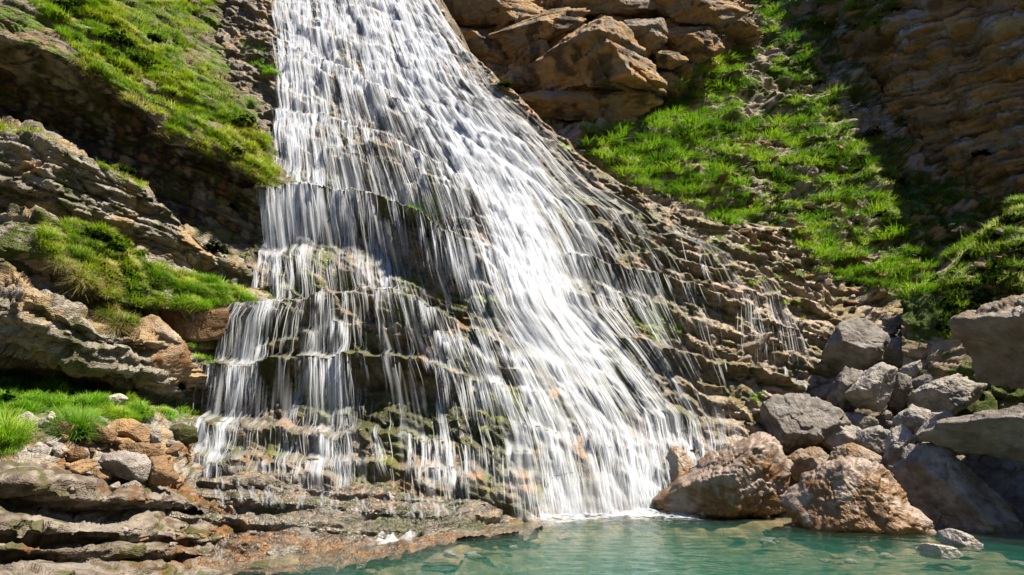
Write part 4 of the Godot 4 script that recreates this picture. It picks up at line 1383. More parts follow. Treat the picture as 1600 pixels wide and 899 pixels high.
func build_boulders() -> void:
	var g := Color(0.27, 0.25, 0.228)
	var k := Color(0.14, 0.122, 0.105)
	var grey := paint_stone(g, k, 0.4, -9.0, k)
	var pale := paint_stone(Color(0.38, 0.35, 0.315), g * 0.8, 0.3, -9.0, k)
	var dark := grey
	var brown := paint_stone(Color(0.36, 0.29, 0.23), Color(0.24, 0.15, 0.08), 0.4, -9.0, k)
	var wetb := paint_stone(Color(0.27, 0.205, 0.165), Color(0.15, 0.10, 0.068), 0.4, 0.28, Color(0.16, 0.078, 0.022))
	var B := "boulder"
	var wm: Material = M.wet_boulder
	var dm: Material = M.boulder
	for s in [
		[[[1015, 800], [1030, 775], [1090, 725], [1130, 700], [1170, 683], [1195, 678], [1215, 685], [1228, 705], [1235, 735], [1225, 765], [1210, 795], [1180, 806], [1100, 815], [1050, 812]], 17.2, "large wet brown boulder at the pool edge, touching the waterfall", wetb, wm, 30],
		[[[1225, 790], [1240, 765], [1280, 735], [1320, 716], [1355, 716], [1385, 735], [1405, 770], [1430, 805], [1442, 826], [1400, 850], [1330, 852], [1290, 845], [1240, 820]], 15.4, "large rounded boulder with orange wet flank standing in the pool", wetb, wm, 30],
		[[[1040, 765], [1042, 715], [1050, 699], [1062, 698], [1075, 708], [1084, 725], [1080, 760]], 18.0, "upright pointed stone wedged between the waterfall and a wet boulder", brown, wm, 14],
		[[[1333, 486], [1355, 489], [1375, 512], [1381, 534], [1372, 565], [1347, 579], [1308, 592], [1282, 627], [1263, 610], [1261, 585], [1299, 531], [1319, 498]], 20.0, "tall grey boulder with dark underside at the top of the pile beside the wet rock", grey, dm, 24, [[-0.5, -0.55, 0.65, 0.3], [0.2, 0.75, 0.6, 0.5]]],
		[[[1195, 635], [1215, 615], [1265, 610], [1275, 628], [1310, 642], [1325, 662], [1300, 690], [1250, 705], [1215, 708], [1192, 685], [1186, 662]], 18.7, "broad rough grey boulder directly above the wet brown boulder", grey, dm, 24, [[-0.85, -0.2, 0.5, 0.85], [0.1, 0.6, 0.75, 0.5]]],
		[[[1358, 585], [1364, 573], [1384, 565], [1403, 576], [1390, 604], [1382, 633], [1375, 648], [1344, 638], [1324, 627], [1316, 613], [1333, 599]], 18.7, "pale angular boulder in the middle of the boulder pile", pale, dm, 20],
		[[[1310, 588], [1324, 573], [1355, 583], [1340, 612], [1322, 640], [1296, 635], [1293, 621], [1308, 602]], 19.2, "rounded grey boulder leaning behind the pale angular one", grey, dm, 16],
		[[[1431, 610], [1460, 596], [1496, 585], [1530, 602], [1524, 621], [1488, 647], [1455, 655], [1420, 655], [1415, 640], [1428, 625]], 18.2, "wide pale slab boulder with a ridged sunlit top", pale, dm, 22],
		[[[1389, 523], [1457, 534], [1468, 540], [1440, 552], [1437, 566], [1403, 576], [1378, 562], [1375, 545]], 19.9, "dark blocky boulder with a flat lit top next to the tall grey boulder", dark, dm, 18, [[-0.2, -0.35, 0.9, 0.6], [0.0, 0.9, 0.4, 0.8]]],
		[[[1384, 495], [1403, 493], [1443, 498], [1434, 513], [1400, 516], [1381, 508]], 20.8, "long flat slab lying at the back of the pile", grey, dm, 14],
		[[[1445, 486], [1476, 475], [1490, 498], [1474, 523], [1454, 530], [1431, 522], [1434, 506]], 20.4, "grey boulder with shaded face just below the grass bank", grey, dm, 16],
		[[[1476, 470], [1495, 467], [1507, 477], [1505, 497], [1490, 502], [1480, 488]], 20.6, "small brownish boulder against the grass bank", brown, dm, 12],
		[[[1403, 490], [1430, 478], [1442, 477], [1438, 490], [1410, 497]], 21.0, "thin tilted slab at the upper rim of the pile", grey, dm, 12],
		[[[1375, 511], [1400, 511], [1401, 523], [1385, 529], [1376, 526]], 20.4, "small square block between two grey boulders", grey, dm, 10],
		[[[1402, 522], [1412, 515], [1428, 518], [1432, 528], [1415, 532]], 20.4, "small light cobble on top of the dark block", pale, dm, 10],
		[[[1440, 547], [1475, 536], [1470, 560], [1462, 592], [1450, 584], [1448, 562]], 19.3, "upright brownish wedge stone in the pile", brown, dm, 14],
		[[[1476, 532], [1500, 525], [1513, 541], [1490, 555], [1470, 555]], 19.7, "shaded grey stone below the grass tuft in the pile", dark, dm, 12],
		[[[1465, 560], [1510, 541], [1514, 561], [1495, 577], [1470, 578], [1463, 567]], 19.2, "grey boulder with rounded top beside the brownish wedge", grey, dm, 16],
		[[[1386, 604], [1403, 582], [1425, 590], [1424, 608], [1412, 624], [1405, 645], [1388, 634]], 18.9, "knobbly grey stone just beyond the pale angular boulder", grey, dm, 14],
		[[[1405, 578], [1425, 567], [1438, 563], [1441, 580], [1430, 594], [1408, 592]], 19.2, "light grey stone resting behind the knobbly one", pale, dm, 14],
		[[[1423, 594], [1450, 584], [1464, 590], [1455, 606], [1430, 615]], 18.9, "small grey stone at the head of the wide slab", grey, dm, 12],
		[[[1466, 577], [1485, 571], [1494, 580], [1482, 594], [1466, 594]], 18.8, "dark round stone under the rounded grey boulder", dark, dm, 10],
		[[[1491, 580], [1508, 573], [1525, 580], [1538, 600], [1530, 612], [1503, 596]], 18.6, "grey stone beside the huge overhanging boulder", grey, dm, 12],
		[[[1400, 652], [1428, 632], [1452, 642], [1450, 662], [1432, 676], [1405, 672], [1396, 662]], 17.9, "blocky pale stone under the wide slab", pale, dm, 14],
		[[[1434, 668], [1455, 645], [1485, 644], [1495, 658], [1470, 680], [1440, 695], [1430, 684]], 17.5, "smooth pinkish stone in front of the wide slab", paint_stone(Color(0.42, 0.36, 0.31), g * 0.8, 0.3, -9.0, k), dm, 14],
		[[[1345, 672], [1375, 665], [1397, 677], [1388, 704], [1376, 715], [1345, 698], [1333, 687]], 17.9, "light cracked stone above the rounded pool boulder", pale, dm, 14],
		[[[1386, 692], [1398, 668], [1412, 664], [1430, 680], [1427, 700], [1400, 735], [1388, 742], [1380, 722]], 17.2, "upright light stone next to the dark shaded boulder", pale, dm, 16],
		[[[1298, 717], [1310, 700], [1335, 692], [1375, 710], [1385, 720], [1370, 735], [1340, 728], [1303, 730]], 17.4, "flat wrinkled stone lying on the rounded pool boulder", brown, dm, 14],
		[[[1231, 714], [1250, 703], [1275, 698], [1298, 712], [1297, 730], [1270, 742], [1245, 752], [1232, 740]], 17.9, "brown stained stone between the two large pool boulders", brown, dm, 16],
		[[[1310, 645], [1345, 645], [1378, 658], [1360, 680], [1320, 680]], 18.5, "shadowed stone under the pale angular boulder", dark, dm, 14],
		[[[1280, 665], [1320, 655], [1350, 672], [1340, 695], [1300, 705], [1278, 690]], 18.3, "rough light stone joined to the broad rough boulder", pale, dm, 14],
		[[[1398, 735], [1415, 722], [1450, 690], [1480, 694], [1530, 745], [1572, 800], [1570, 856], [1500, 862], [1450, 830], [1415, 785]], 15.7, "long dark boulder in shade sloping into the pool", dark, dm, 26, [[-0.55, -0.3, 0.75, 0.4]]],
		[[[1455, 682], [1490, 655], [1560, 640], [1700, 615], [1950, 590], [1950, 740], [1560, 720], [1510, 716], [1475, 702]], 14.4, "long shaded slab boulder with a lit upper edge above the dark hollow", dark, dm, 26, [[-0.1, -0.5, 0.85, 0.35], [0.0, 0.95, 0.3, 0.85]]],
		[[[1516, 490], [1545, 470], [1600, 455], [1750, 430], [1850, 500], [1850, 650], [1620, 632], [1570, 617], [1535, 600], [1515, 560]], 15.8, "huge overhanging boulder with a brown shaded face beside the pile", paint_stone(Color(0.28, 0.245, 0.205), Color(0.19, 0.145, 0.10), 0.4, -9.0, k), dm, 28, [[-0.35, -0.45, 0.85, 0.3], [-0.2, 0.85, 0.45, 0.7]]],
		[[[1540, 700], [1640, 690], [1800, 700], [1800, 860], [1580, 860], [1530, 790]], 17.6, "black shaded boulder deep in the hollow under the long slab", dark, dm, 16],
		[[[1200, 775], [1215, 762], [1236, 764], [1240, 780], [1225, 800], [1205, 800]], 17.3, "small white stones jammed between the two pool boulders", pale, wm, 10],
		[[[1470, 832], [1490, 826], [1515, 835], [1531, 848], [1522, 860], [1490, 860], [1472, 850]], 13.4, "small rough grey stone standing out of the shallow water", paint_stone(g, k, 0.4, -9.0, k), wm, 14],
		[[[1422, 858], [1450, 851], [1490, 853], [1512, 861], [1500, 874], [1440, 874]], 12.7, "flat pale stone barely above the pool surface", pale, wm, 14],
	]:
		stone(B, s[0], s[1], s[2], "boulder", s[3], s[4], {"n": int(s[5] * 1.6), "thick": 0.95, "rough": 1.35, "cuts": s[6] if s.size() > 6 else []})

func build_shore_rocks() -> void:
	var k := Color(0.2, 0.17, 0.14)
	var brown := paint_stone(Color(0.235, 0.15, 0.085), Color(0.14, 0.08, 0.04), 0.4, -9.0, k)
	var grey := paint_stone(Color(0.33, 0.30, 0.28), Color(0.19, 0.165, 0.145), 0.4, -9.0, k)
	var pale := paint_stone(Color(0.46, 0.42, 0.36), Color(0.32, 0.24, 0.16), 0.3, -9.0, k)
	var ochre := paint_stone(Color(0.38, 0.24, 0.115), Color(0.25, 0.165, 0.10), 0.4, -9.0, k)
	var mossy := paint_stone(Color(0.06, 0.07, 0.02), Color(0.10, 0.085, 0.05), 0.4, -9.0, k)
	for s in [
		[[[155, 722], [165, 708], [190, 703], [225, 712], [242, 732], [232, 754], [205, 752], [170, 738]], 12.5, "dark grey block resting on the shore ledge", grey, 18],
		[[[232, 715], [255, 712], [266, 730], [280, 748], [262, 760], [235, 758]], 12.9, "wet brown stone between the grey block and the cascade", brown, 16],
		[[[168, 666], [180, 653], [205, 655], [236, 672], [233, 692], [200, 688], [178, 682]], 13.6, "ochre boulder with a bright top among the rubble", ochre, 18],
		[[[232, 673], [248, 668], [252, 692], [235, 694]], 13.9, "small grey stone touching the ochre boulder", grey, 10],
		[[[118, 650], [140, 655], [180, 676], [180, 694], [160, 694], [138, 682]], 13.0, "long brown slab tilted against the rubble bank", brown, 14],
		[[[143, 650], [165, 645], [174, 655], [162, 669], [147, 664]], 13.7, "tan stone at the edge of the lower grass", ochre, 12],
		[[[108, 654], [125, 645], [138, 656], [126, 668], [110, 665]], 13.4, "grey stone at the edge of the lower grass", grey, 12],
		[[[15, 660], [40, 642], [66, 660], [62, 671], [40, 674], [18, 668]], 12.6, "flat grey slab lying in the grass", grey, 14],
		[[[67, 664], [78, 641], [89, 650], [82, 668]], 12.7, "upright white stone beside the flat grey slab", pale, 10],
		[[[84, 672], [95, 657], [120, 666], [114, 688], [90, 690]], 12.6, "squat brown stone in front of the white stone", brown, 12],
		[[[252, 670], [280, 662], [305, 668], [308, 692], [280, 700], [255, 694]], 15.2, "dark mossy rock at the side of the cascade", mossy, 16],
		[[[178, 702], [186, 690], [225, 692], [250, 705], [264, 717], [235, 720], [200, 710]], 13.1, "low reddish ridge stone behind the grey block", brown, 14],
		[[[130, 742], [140, 730], [170, 735], [172, 750], [145, 752]], 12.2, "small brown stone in the shadow of the grey block", brown, 12],
		[[[45, 703], [60, 690], [76, 700], [74, 716], [50, 718]], 12.1, "grey stone at the back of the shore ledge", grey, 12],
		[[[85, 702], [100, 696], [108, 706], [98, 716], [86, 714]], 12.2, "small tan stone at the back of the shore ledge", pale, 10],
		[[[105, 705], [125, 698], [138, 710], [130, 722], [108, 720]], 12.3, "rounded brown stone at the back of the shore ledge", brown, 12],
		[[[168, 620], [185, 614], [200, 622], [190, 634], [170, 634]], 14.3, "pale stone half sunk in the lower grass", pale, 10],
		[[[184, 540], [220, 515], [270, 520], [292, 548], [300, 585], [260, 605], [205, 600], [185, 575]], 15.6, "large reddish boulder beneath the grassy shelf", paint_stone(Color(0.33, 0.24, 0.16), Color(0.19, 0.10, 0.04), 0.4, -9.0, k), 24],
		[[[215, 500], [240, 490], [275, 520], [290, 540], [250, 535], [218, 525]], 15.5, "slanting slab leaning on the large reddish boulder", paint_stone(Color(0.38, 0.31, 0.25), Color(0.25, 0.16, 0.08), 0.4, -9.0, k), 16],
		[[[252, 488], [300, 476], [352, 478], [356, 500], [345, 530], [290, 540], [258, 515]], 16.6, "brown overhanging block under the shelf grass by the fall", brown, 20],
		[[[75, 520], [130, 500], [175, 505], [190, 545], [180, 590], [120, 590], [80, 560]], 14.5, "smooth tan bulge in the lower cliff with a pale streak", paint_stone(Color(0.33, 0.25, 0.13), Color(0.19, 0.17, 0.11), 0.4, -9.0, k), 24],
	]:
		stone("rock", s[0], s[1], s[2], "rock", s[3], M.boulder, {"n": s[4], "thick": 0.95})
	# loose rubble
	var kinds := []
	for q in 6:
		var planes := []
		var r := RandomNumberGenerator.new()
		r.seed = 50 + q
		for m in 13:
			planes.append([Vector3(r.randfn(), r.randfn(), r.randfn()).normalized(), r.randf_range(0.6, 1.0)])
		planes.append([Vector3.UP, 0.6])
		planes.append([Vector3.DOWN, 0.6])
		kinds.append(stone_mesh(planes, Vector3(q * 5.0, 0, 0), 1.0, 7, q * 3.0, 1.0, [brown, grey, ochre][q % 3]))
	pool_stones(kinds)
	pile_cobbles(kinds)
	var places := [
		["rubble_stone", 48, [[60, 655], [230, 655], [300, 690], [285, 765], [180, 765], [60, 720]], 0.05, 0.16, "small reddish rubble stone on the bank beside the cascade", "rubble beside the cascade"],
		["slope_stone", 80, [[1090, 260], [1200, 200], [1330, 240], [1390, 440], [1330, 480], [1200, 420]], 0.07, 0.24, "loose limestone chunk lying on the grassy gully slope", "stones on the gully slope"],
		["bank_stone", 12, [[1490, 430], [1600, 330], [1600, 400], [1500, 450]], 0.06, 0.18, "loose tan stone lying on the sunny grass bank", "stones on the grass bank"],
		["ledge_stone", 26, [[250, 820], [420, 820], [430, 870], [300, 860], [150, 830]], 0.025, 0.06, "small wet brown stone at the pool end of the shore ledge", "pebbles on the shore ledge"],
	]
	for s in places:
		var poly := to_poly(s[2])
		var done := 0
		while done < s[1]:
			var uv := in_poly(poly)
			var h := hit(uv.x, uv.y)
			done += 1
			if h < 0:
				continue
			var o := obj(s[0], kinds[rng.randi() % 6], M.boulder)
			var sz := rng.randf_range(s[3], s[4])
			o.position = zpos[h] + znor[h] * sz * 0.25
			o.basis = Basis.from_euler(Vector3(rng.randf() * 0.5, rng.randf() * TAU, rng.randf() * 0.5)).scaled(Vector3(sz, sz * 0.75, sz))
			tag(o, s[5], "stone", s[6])

func pool_stones(kinds: Array) -> void:
	var r := RandomNumberGenerator.new()
	r.seed = 99
	for k in 34:
		var near := k < 20
		var x := r.randf_range(-3.6, 1.2) if near else r.randf_range(4.6, 9.0)
		var z := shore_d(x) - (r.randf_range(0.25, 1.3) if near else r.randf_range(0.8, 3.4))
		var sz := r.randf_range(0.07, 0.2)
		var o := obj("pool_stone", kinds[r.randi() % 6], M.boulder)
		o.position = Vector3(x, -clampf((shore_d(x) - z) * 0.3, 0.1, 0.24) - sz * 0.2, -z)
		o.basis = Basis.from_euler(Vector3(0, r.randf() * TAU, 0)).scaled(Vector3(sz, sz * 0.5, sz))
		tag(o, "brown stone lying under the shallow water off the benches" if near else "brown stone lying under the shallow water by the boulders", "stone", "stones under the shallow water")

func pile_cobbles(kinds: Array) -> void:
	var r := RandomNumberGenerator.new()
	r.seed = 41
	var poly := to_poly([[1385, 488], [1440, 480], [1520, 520], [1530, 570], [1480, 660], [1380, 720], [1290, 720], [1280, 650], [1370, 590]])
	for k in 46:
		var uv := in_poly(poly)
		var d := interp([[480.0, 21.0], [540.0, 20.2], [600.0, 19.2], [660.0, 18.5], [720.0, 17.9]], uv.y)
		var sz := r.randf_range(0.05, 0.15)
		var o := obj("cobble", kinds[1 + 3 * (r.randi() % 2)], M.boulder)
		o.position = P(uv.x, uv.y, d)
		o.basis = Basis.from_euler(Vector3(r.randf(), r.randf() * TAU, r.randf())).scaled(Vector3(sz, sz * 0.8, sz))
		tag(o, "small grey cobble jammed between the boulders of the pile", "stone", "cobbles between the boulders")

func to_poly(a: Array) -> PackedVector2Array:
	var p := PackedVector2Array()
	for q in a:
		p.append(Vector2(q[0], q[1]))
	return p

func in_poly(poly: PackedVector2Array) -> Vector2:
	var lo := poly[0]
	var hi := poly[0]
	for q in poly:
		lo = lo.min(q)
		hi = hi.max(q)
	for k in 60:
		var v := Vector2(rng.randf_range(lo.x, hi.x), rng.randf_range(lo.y, hi.y))
		if Geometry2D.is_point_in_polygon(v, poly):
			return v
	return poly[0]

# ------------------------------------------------------------------ plants
func tuft_mesh(n: int, height: float, spread: float, droop: float, wide: float, sd: int, dry := 0.15) -> ArrayMesh:
	var r := RandomNumberGenerator.new()
	r.seed = sd
	var pos := PackedVector3Array()
	var nor := PackedVector3Array()
	var col := PackedColorArray()
	var idx := PackedInt32Array()
	for k in n:
		var a := r.randf() * TAU
		var root := Vector3(cos(a), 0, sin(a)) * spread * 0.45 * sqrt(r.randf())
		var b := a + r.randfn() * 0.5
		var out := Vector3(cos(b), 0, sin(b))
		var side := Vector3(-out.z, 0, out.x)
		var h := height * r.randf_range(0.55, 1.1)
		var lean := r.randf_range(0.15, 1.0) * droop
		var c := Color(1, 1, 1) * r.randf_range(0.65, 1.25)
		if r.randf() < dry:
			c = Color(1.9, 1.35, 2.0)
		c.a = 1.0
		var start := pos.size()
		for s in 4:
			var t := s / 3.0
			var p := root + Vector3.UP * h * (t - 0.55 * lean * t * t) + out * h * lean * 0.95 * t * t
			var w := wide * (1.0 - t * 0.92)
			pos.append(p - side * w)
			pos.append(p + side * w)
			var nn := (Vector3.UP * (0.35 + lean * t) - out * (0.3 - 0.5 * t) + Vector3(0, 0.2, 0)).normalized()
			nor.append(nn)
			nor.append(nn)
			col.append(c)
			col.append(c)
		for s in 3:
			var i := start + s * 2
			idx.append_array(PackedInt32Array([i, i + 2, i + 1, i + 1, i + 2, i + 3]))
	return array_mesh(pos, nor, col, idx)

func leafy_mesh(n: int, size: Vector3, leaf: float, sd: int) -> ArrayMesh:
	var r := RandomNumberGenerator.new()
	r.seed = sd
	var pos := PackedVector3Array()
	var nor := PackedVector3Array()
	var col := PackedColorArray()
	var idx := PackedInt32Array()
	for k in n:
		var d := Vector3(r.randfn(), absf(r.randfn()), r.randfn()).normalized()
		var lump := 0.75 + 0.35 * ns.get_noise_3dv(d * 2.2 + Vector3(sd, 0, 0))
		var p := d * size * lump * pow(r.randf(), 0.25)
		var nn := (d + Vector3.UP * 0.6 + Vector3(r.randfn(), r.randfn(), r.randfn()) * 0.5).normalized()
		var a := nn.cross(Vector3(r.randfn(), r.randfn(), r.randfn())).normalized()
		var b := nn.cross(a)
		var l := leaf * r.randf_range(0.6, 1.3)
		var c := Color(1, 1, 1) * r.randf_range(0.6, 1.3)
		c.a = 1.0
		var i := pos.size()
		for q in [a * l, b * l * 0.42 + nn * l * 0.12, -a * l, -b * l * 0.42 + nn * l * 0.12]:
			pos.append(p + q)
			nor.append(nn)
			col.append(c)
		idx.append_array(PackedInt32Array([i, i + 1, i + 2, i, i + 2, i + 3]))
	return array_mesh(pos, nor, col, idx)

func scatter(called: String, mesh: Mesh, polys: Array, count: int, lo: float, hi: float, tints: Array, label: String, category: String, patchy := 0.0, clear := 0.0) -> void:
	var xf := []
	var cs := []
	for s in polys:
		var poly := to_poly(s)
		var n := int(count * 1.0 / polys.size())
		for k in n:
			var uv := in_poly(poly)
			var h := hit(uv.x, uv.y)
			if h < 0:
				continue
			var p := zpos[h]
			var nn := znor[h]
			if nn.y < clear:
				continue
			var m := nf.get_noise_3d(p.x * 0.7 + 3.0, p.y * 0.7, p.z * 0.7)
			if m < patchy - 0.5 * rng.randf():
				continue
			var up := (Vector3.UP * 0.8 + nn * 0.7).normalized()
			var x := up.cross(Vector3(rng.randfn(), rng.randfn(), rng.randfn())).normalized()
			var sz := rng.randf_range(lo, hi) * clampf(0.95 + 1.5 * nf.get_noise_3d(p.x * 1.5, p.y * 1.5, p.z * 1.5 + 30.0), 0.35, 1.7)
			var b := Basis(x, up, x.cross(up)).scaled(Vector3.ONE * sz)
			xf.append(Transform3D(b, p - nn * 0.02 + Vector3(rng.randfn(), rng.randfn() * 0.3, rng.randfn()) * 0.02))
			var pick := clampf(0.5 + 1.1 * nf.get_noise_3d(p.x * 0.8, p.y * 0.8 + 9.0, p.z * 0.8) + rng.randfn() * 0.16, 0.0, 0.999)
			var c: Color = tints[int(pick * tints.size())]
			c = c.lerp(tints[rng.randi() % tints.size()], 0.35) * rng.randf_range(0.75, 1.25)
			c.a = 1.0
			cs.append(c)
	var mm := MultiMesh.new()
	mm.transform_format = MultiMesh.TRANSFORM_3D
	mm.use_colors = true
	mm.mesh = mesh
	mm.instance_count = xf.size()
	for k in xf.size():
		mm.set_instance_transform(k, xf[k])
		mm.set_instance_color(k, cs[k])
	var o := MultiMeshInstance3D.new()
	o.name = numbered(called)
	o.multimesh = mm
	o.material_override = M.grass
	add_child(o, true)
	tag(o, label, category, "", "stuff")

func build_vegetation() -> void:
	var green := [Color(0.08, 0.15, 0.02), Color(0.14, 0.21, 0.022), Color(0.21, 0.26, 0.028), Color(0.27, 0.28, 0.04), Color(0.36, 0.30, 0.11)]
	var lush := [Color(0.08, 0.18, 0.02), Color(0.12, 0.25, 0.022), Color(0.17, 0.29, 0.026), Color(0.25, 0.30, 0.03)]
	var deep := [Color(0.08, 0.14, 0.028), Color(0.15, 0.225, 0.04), Color(0.23, 0.29, 0.055), Color(0.32, 0.32, 0.10)]
	var fine := tuft_mesh(22, 0.17, 0.22, 1.0, 0.008, 1)
	var coarse := tuft_mesh(20, 0.25, 0.30, 1.2, 0.016, 12, 0.2)
	var fine2 := tuft_mesh(22, 0.16, 0.24, 1.15, 0.008, 2, 0.3)
	var g1 := [[45, -4], [165, -4], [215, 45], [250, 75], [300, 120], [335, 170], [415, 215], [433, 270], [425, 290], [370, 268], [330, 246], [270, 222], [250, 185], [215, 150], [155, 122], [125, 80], [80, 40]]
	scatter("grass", fine, [g1], 6800, 0.65, 1.25, green, "bright green grass draping the slope above the dark overhang", "grass", -0.12)
	var straw := [Color(0.30, 0.24, 0.10), Color(0.36, 0.29, 0.13), Color(0.24, 0.22, 0.06)]
	var hang := tuft_mesh(26, 0.30, 0.26, 1.7, 0.005, 9, 0.2)
	scatter("dry_grass", hang, [[[125, 92], [165, 125], [215, 150], [250, 190], [262, 226], [245, 205], [205, 168], [140, 128]], [[255, 200], [330, 238], [425, 284], [425, 296], [330, 258], [265, 236]]], 620, 0.6, 1.1, straw, "straw-coloured grass hanging over the rim of the dark overhang", "grass")
	scatter("dry_grass", hang, [[[90, 400], [150, 450], [205, 500], [200, 525], [165, 515], [145, 480], [95, 430]]], 420, 0.6, 1.1, straw, "straw-coloured grass drooping below the middle shelf", "grass")
	scatter("grass", fine2, [[[165, -4], [330, -4], [325, 40], [300, 80], [340, 110], [370, 160], [420, 215], [330, 170], [300, 120], [250, 72], [210, 40]]], 1300, 0.6, 1.2, green, "thin grass between dark rocks high above the overhang", "grass", 0.0)
	scatter("grass", fine, [[[368, 60], [400, 66], [440, 92], [440, 118], [395, 104]], [[405, 100], [436, 110], [438, 125], [410, 118]]], 260, 0.6, 1.0, lush, "vivid moss and grass patch hard against the upper waterfall", "grass")
	scatter("grass", fine2, [[[150, 252], [190, 254], [230, 282], [218, 298], [180, 284]], [[-4, 188], [60, 203], [95, 226], [60, 220], [-4, 204]]], 420, 0.5, 0.9, green, "small grass tufts along the rim of the jutting rock", "grass")
	scatter("grass", fine, [[[60, 352], [130, 342], [180, 372], [240, 412], [300, 430], [372, 454], [390, 470], [300, 486], [240, 484], [205, 520], [165, 512], [150, 470], [100, 425], [70, 388]]], 5000, 0.65, 1.25, green, "thick grass hanging over the middle shelf of the cliff", "grass", -0.15)
	scatter("grass", fine, [[[240, 430], [300, 428], [372, 452], [392, 470], [300, 486], [245, 484]]], 1300, 0.8, 1.2, lush, "fresh bright grass at the shelf end near the waterfall", "grass")
	scatter("grass", fine, [[[-4, 582], [60, 590], [140, 604], [200, 618], [234, 645], [205, 660], [150, 650], [100, 650], [60, 642], [-4, 658]]], 3000, 0.7, 1.3, lush, "green grass strip at the foot of the lower cliff", "grass")
	scatter("grass", tuft_mesh(30, 0.34, 0.3, 1.0, 0.007, 5, 0.05), [[[-4, 676], [40, 680], [42, 714], [-4, 716]], [[112, 660], [136, 662], [132, 690], [115, 688]]], 240, 0.8, 1.2, lush, "tall grass clump at the back of the shore ledge", "grass")
	scatter("grass", fine, [[[288, 540], [330, 530], [352, 545], [335, 575], [300, 565]], [[245, 640], [310, 632], [315, 650], [260, 656]]], 330, 0.6, 1.0, lush, "bright grass cushion beside the side stream of the fall", "grass")
	scatter("grass", fine, [[[985, 492], [1020, 490], [1068, 508], [1060, 522], [1010, 510]], [[640, 316], [680, 322], [678, 334], [645, 330]], [[1172, 608], [1192, 608], [1195, 632], [1175, 632]]], 330, 0.35, 0.6, lush, "short bright moss on wet ledges inside the waterfall", "moss")
	var slope_a := [[905, 208], [960, 205], [1030, 185], [1060, 130], [1110, 95], [1165, 80], [1170, 130], [1140, 150], [1180, 195], [1180, 245], [1140, 265], [1190, 330], [1150, 352], [1050, 308], [980, 285], [930, 250]]
	var slope_b := [[1180, -4], [1420, -4], [1385, 40], [1325, 60], [1305, 110], [1325, 200], [1350, 230], [1378, 300], [1430, 400], [1440, 450], [1330, 465], [1290, 420], [1200, 345], [1190, 250], [1220, 150], [1200, 80]]
	scatter("grass", coarse, [slope_a], 2600, 0.5, 0.9, deep, "green grass between the tussocks below the outcrop", "grass", 0.0)
	scatter("grass", coarse, [slope_b], 3400, 0.5, 1.0, deep, "patchy grass over the stony gully", "grass", 0.08)
	scatter("grass", fine2, [[[1340, 230], [1420, 285], [1604, 285], [1604, 330], [1500, 392], [1440, 430], [1385, 350]]], 3600, 0.9, 1.7, deep, "grass in the dark shaded hollow under the cliff", "grass")
	scatter("grass", fine2, [[[1465, 445], [1500, 402], [1560, 352], [1604, 318], [1604, 462], [1540, 472], [1505, 505], [1480, 535], [1462, 475]]], 3000, 0.6, 1.3, deep, "tangled grass covering the sunlit bank", "grass", -0.2)
	scatter("grass", fine, [[[1100, 330], [1270, 400], [1270, 520], [1230, 480], [1100, 400]]], 260, 0.5, 1.0, deep, "sparse grass on the wet ledges next to the boulders", "grass", 0.0)
	var herb := leafy_mesh(34, Vector3(0.15, 0.13, 0.15), 0.045, 77)
	scatter("herbs", herb, [[[60, 0], [150, 0], [250, 90], [320, 160], [300, 190], [180, 115], [100, 50]], [[130, 345], [190, 375], [240, 415], [215, 470], [150, 430]]], 620, 0.6, 1.3, [Color(0.07, 0.16, 0.025), Color(0.12, 0.23, 0.03), Color(0.20, 0.27, 0.05)], "low leafy herbs growing through the grass of the cliff", "herbs", 0.0)
	scatter("herbs", herb, [slope_b, [[1465, 445], [1500, 402], [1560, 352], [1604, 318], [1604, 462], [1540, 472], [1505, 505], [1480, 535]]], 700, 0.8, 1.7, [Color(0.07, 0.14, 0.025), Color(0.13, 0.22, 0.035), Color(0.26, 0.30, 0.08)], "low leafy herbs in the gully and on the sunny bank", "herbs", 0.05)
	# tussocks that can be told apart
	var tus := []
	for k in 4:
		tus.append(tuft_mesh(120, 0.5, 0.75, 1.5, 0.018, 30 + k, 0.08))
	var mats := []
	for c in [Color(0.14, 0.22, 0.04), Color(0.20, 0.29, 0.055), Color(0.26, 0.32, 0.07), Color(0.10, 0.17, 0.036)]:
		var m: StandardMaterial3D = M.grass.duplicate()
		m.albedo_color = c.linear_to_srgb()
		mats.append(m)
	for s in [[slope_a, 120, "rounded green grass tussock on the slope below the outcrop", "tussocks below the outcrop"], [slope_b, 120, "green grass tussock in the stony gully", "tussocks in the stony gully"],
			[[[1400, 400], [1460, 400], [1470, 470], [1420, 470], [1300, 440], [1250, 400]], 22, "large drooping grass tussock at the foot of the shaded hollow", "tussocks at the hollow"]]:
		var poly := to_poly(s[0])
		var used := []
		var tries := 0
		while used.size() < s[1] and tries < 3000:
			tries += 1
			var uv := in_poly(poly)
			var ok := true
			for q in used:
				if q.distance_to(uv) < 15.0:
					ok = false
					break
			var h := hit(uv.x, uv.y)
			if not ok or h < 0:
				continue
			used.append(uv)
			var o := obj("grass_tussock", tus[rng.randi() % 4], mats[rng.randi() % 4])
			o.position = zpos[h] - znor[h] * 0.05
			var sz := rng.randf_range(0.55, 1.25)
			o.basis = Basis(Vector3.UP, rng.randf() * TAU).scaled(Vector3(sz, sz * rng.randf_range(0.8, 1.1), sz))
			tag(o, s[2], "tussock", s[3])
	# leafy herbs and shrubs
	var leaf_mats := []
	for c in [Color(0.10, 0.21, 0.03), Color(0.16, 0.27, 0.035), Color(0.06, 0.125, 0.03)]:
		var m: StandardMaterial3D = M.grass.duplicate()
		m.albedo_color = c.linear_to_srgb()
		leaf_mats.append(m)
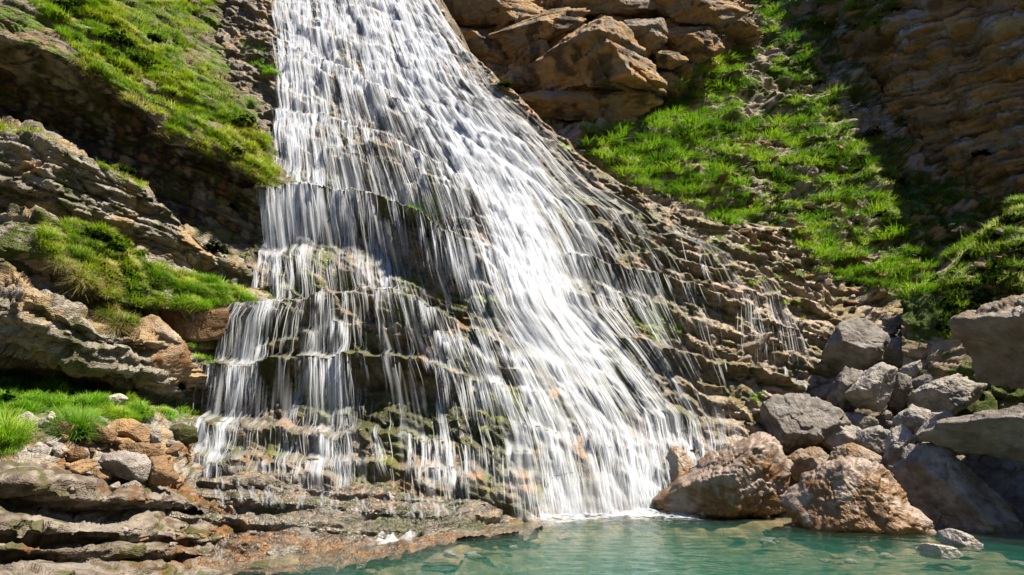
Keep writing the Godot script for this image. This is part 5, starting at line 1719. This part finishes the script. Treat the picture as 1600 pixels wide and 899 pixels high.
	for s in [
		[100, 12, 0.55, 0, "leafy green herb clump at the top of the grassy slope"], [185, 72, 0.6, 0, "big leafy shrub in the middle of the grassy slope"], [215, 100, 0.5, 1, "light green leafy shrub below the big one"],
		[160, 85, 0.4, 0, "small leafy plant above the overhang rim"], [380, 195, 0.55, 2, "dark bushy plant beside the upper waterfall"], [365, 240, 0.4, 2, "dark leafy bush in the grass at the slope foot"],
		[240, 60, 0.35, 2, "grey-green bush between the dark rocks"], [200, 265, 0.3, 1, "leafy tuft hanging from the rock rim"], [150, 372, 0.4, 1, "fresh leafy herb on the middle shelf"], [175, 390, 0.4, 0, "broad herb beside the fresh one on the shelf"],
		[335, 395, 0.45, 2, "shaded bush in the recess beside the fall"], [360, 325, 0.16, 1, "pale fern growing out of the dark overhang"], [10, 632, 0.4, 2, "broad dark leafed plant in the lower grass"], [282, 608, 0.18, 2, "small green plant in the shaded foot of the cliff"],
		[1345, 250, 0.5, 2, "dark shrub at the edge of the shade"], [1365, 210, 0.6, 2, "dark bush against the shaded cliff"], [1400, 290, 0.6, 2, "dark bush deep in the hollow"], [1535, 240, 0.4, 2, "lone bush on the shaded cliff face"],
		[1520, 400, 0.4, 1, "leafy plant on the crest of the sunny bank"], [1575, 345, 0.45, 1, "light green bush at the top of the sunny bank"], [1475, 515, 0.3, 1, "green plant growing among the boulders"], [1550, 440, 0.45, 0, "dark green herb low on the sunny bank"],
		[760, 30, 0.5, 2, "dark green growth in a crevice of the outcrop"], [785, 135, 0.35, 1, "bright fern at the corner of the fall and the outcrop"], [925, 22, 0.4, 1, "green cushion on top of the ochre outcrop"], [1030, 28, 0.35, 1, "small bush on the outcrop ledge"]]:
		var h := hit(s[0], s[1])
		if h < 0:
			continue
		var o := obj("leafy_plant", leafy_mesh(260, Vector3(s[2], s[2] * 0.8, s[2]), 0.05 + s[2] * 0.05, s[0]), leaf_mats[s[3]])
		o.position = zpos[h] - znor[h] * 0.05
		tag(o, s[4], "plant")
	# white umbels
	for s in [[1492, 368, "white flowered umbel plant on the crest of the bank"], [1500, 375, "second white umbel beside the first on the bank"], [1332, 186, "white umbel at the edge of the shaded cliff"], [1335, 180, "white umbel leaning over its neighbour at the cliff edge"]]:
		var h := hit(s[0], s[1] + 10)
		if h < 0:
			continue
		var root := Node3D.new()
		root.name = numbered("umbel_plant")
		add_child(root)
		root.position = zpos[h]
		tag(root, s[2], "flower")
		obj("foliage", leafy_mesh(90, Vector3(0.25, 0.3, 0.25), 0.06, s[0]), leaf_mats[1], root)
		var st := CylinderMesh.new()
		st.top_radius = 0.008
		st.bottom_radius = 0.014
		st.height = 0.7
		st.radial_segments = 6
		var stem := obj("stem", st, leaf_mats[1], root)
		stem.position.y = 0.35
		for q in 4:
			var fl := obj("flower_head", leafy_mesh(40, Vector3(0.12, 0.04, 0.12), 0.03, s[0] + q), M.strand, root)
			fl.position = Vector3(rng.randfn() * 0.16, 0.55 + rng.randf() * 0.2, rng.randfn() * 0.16)
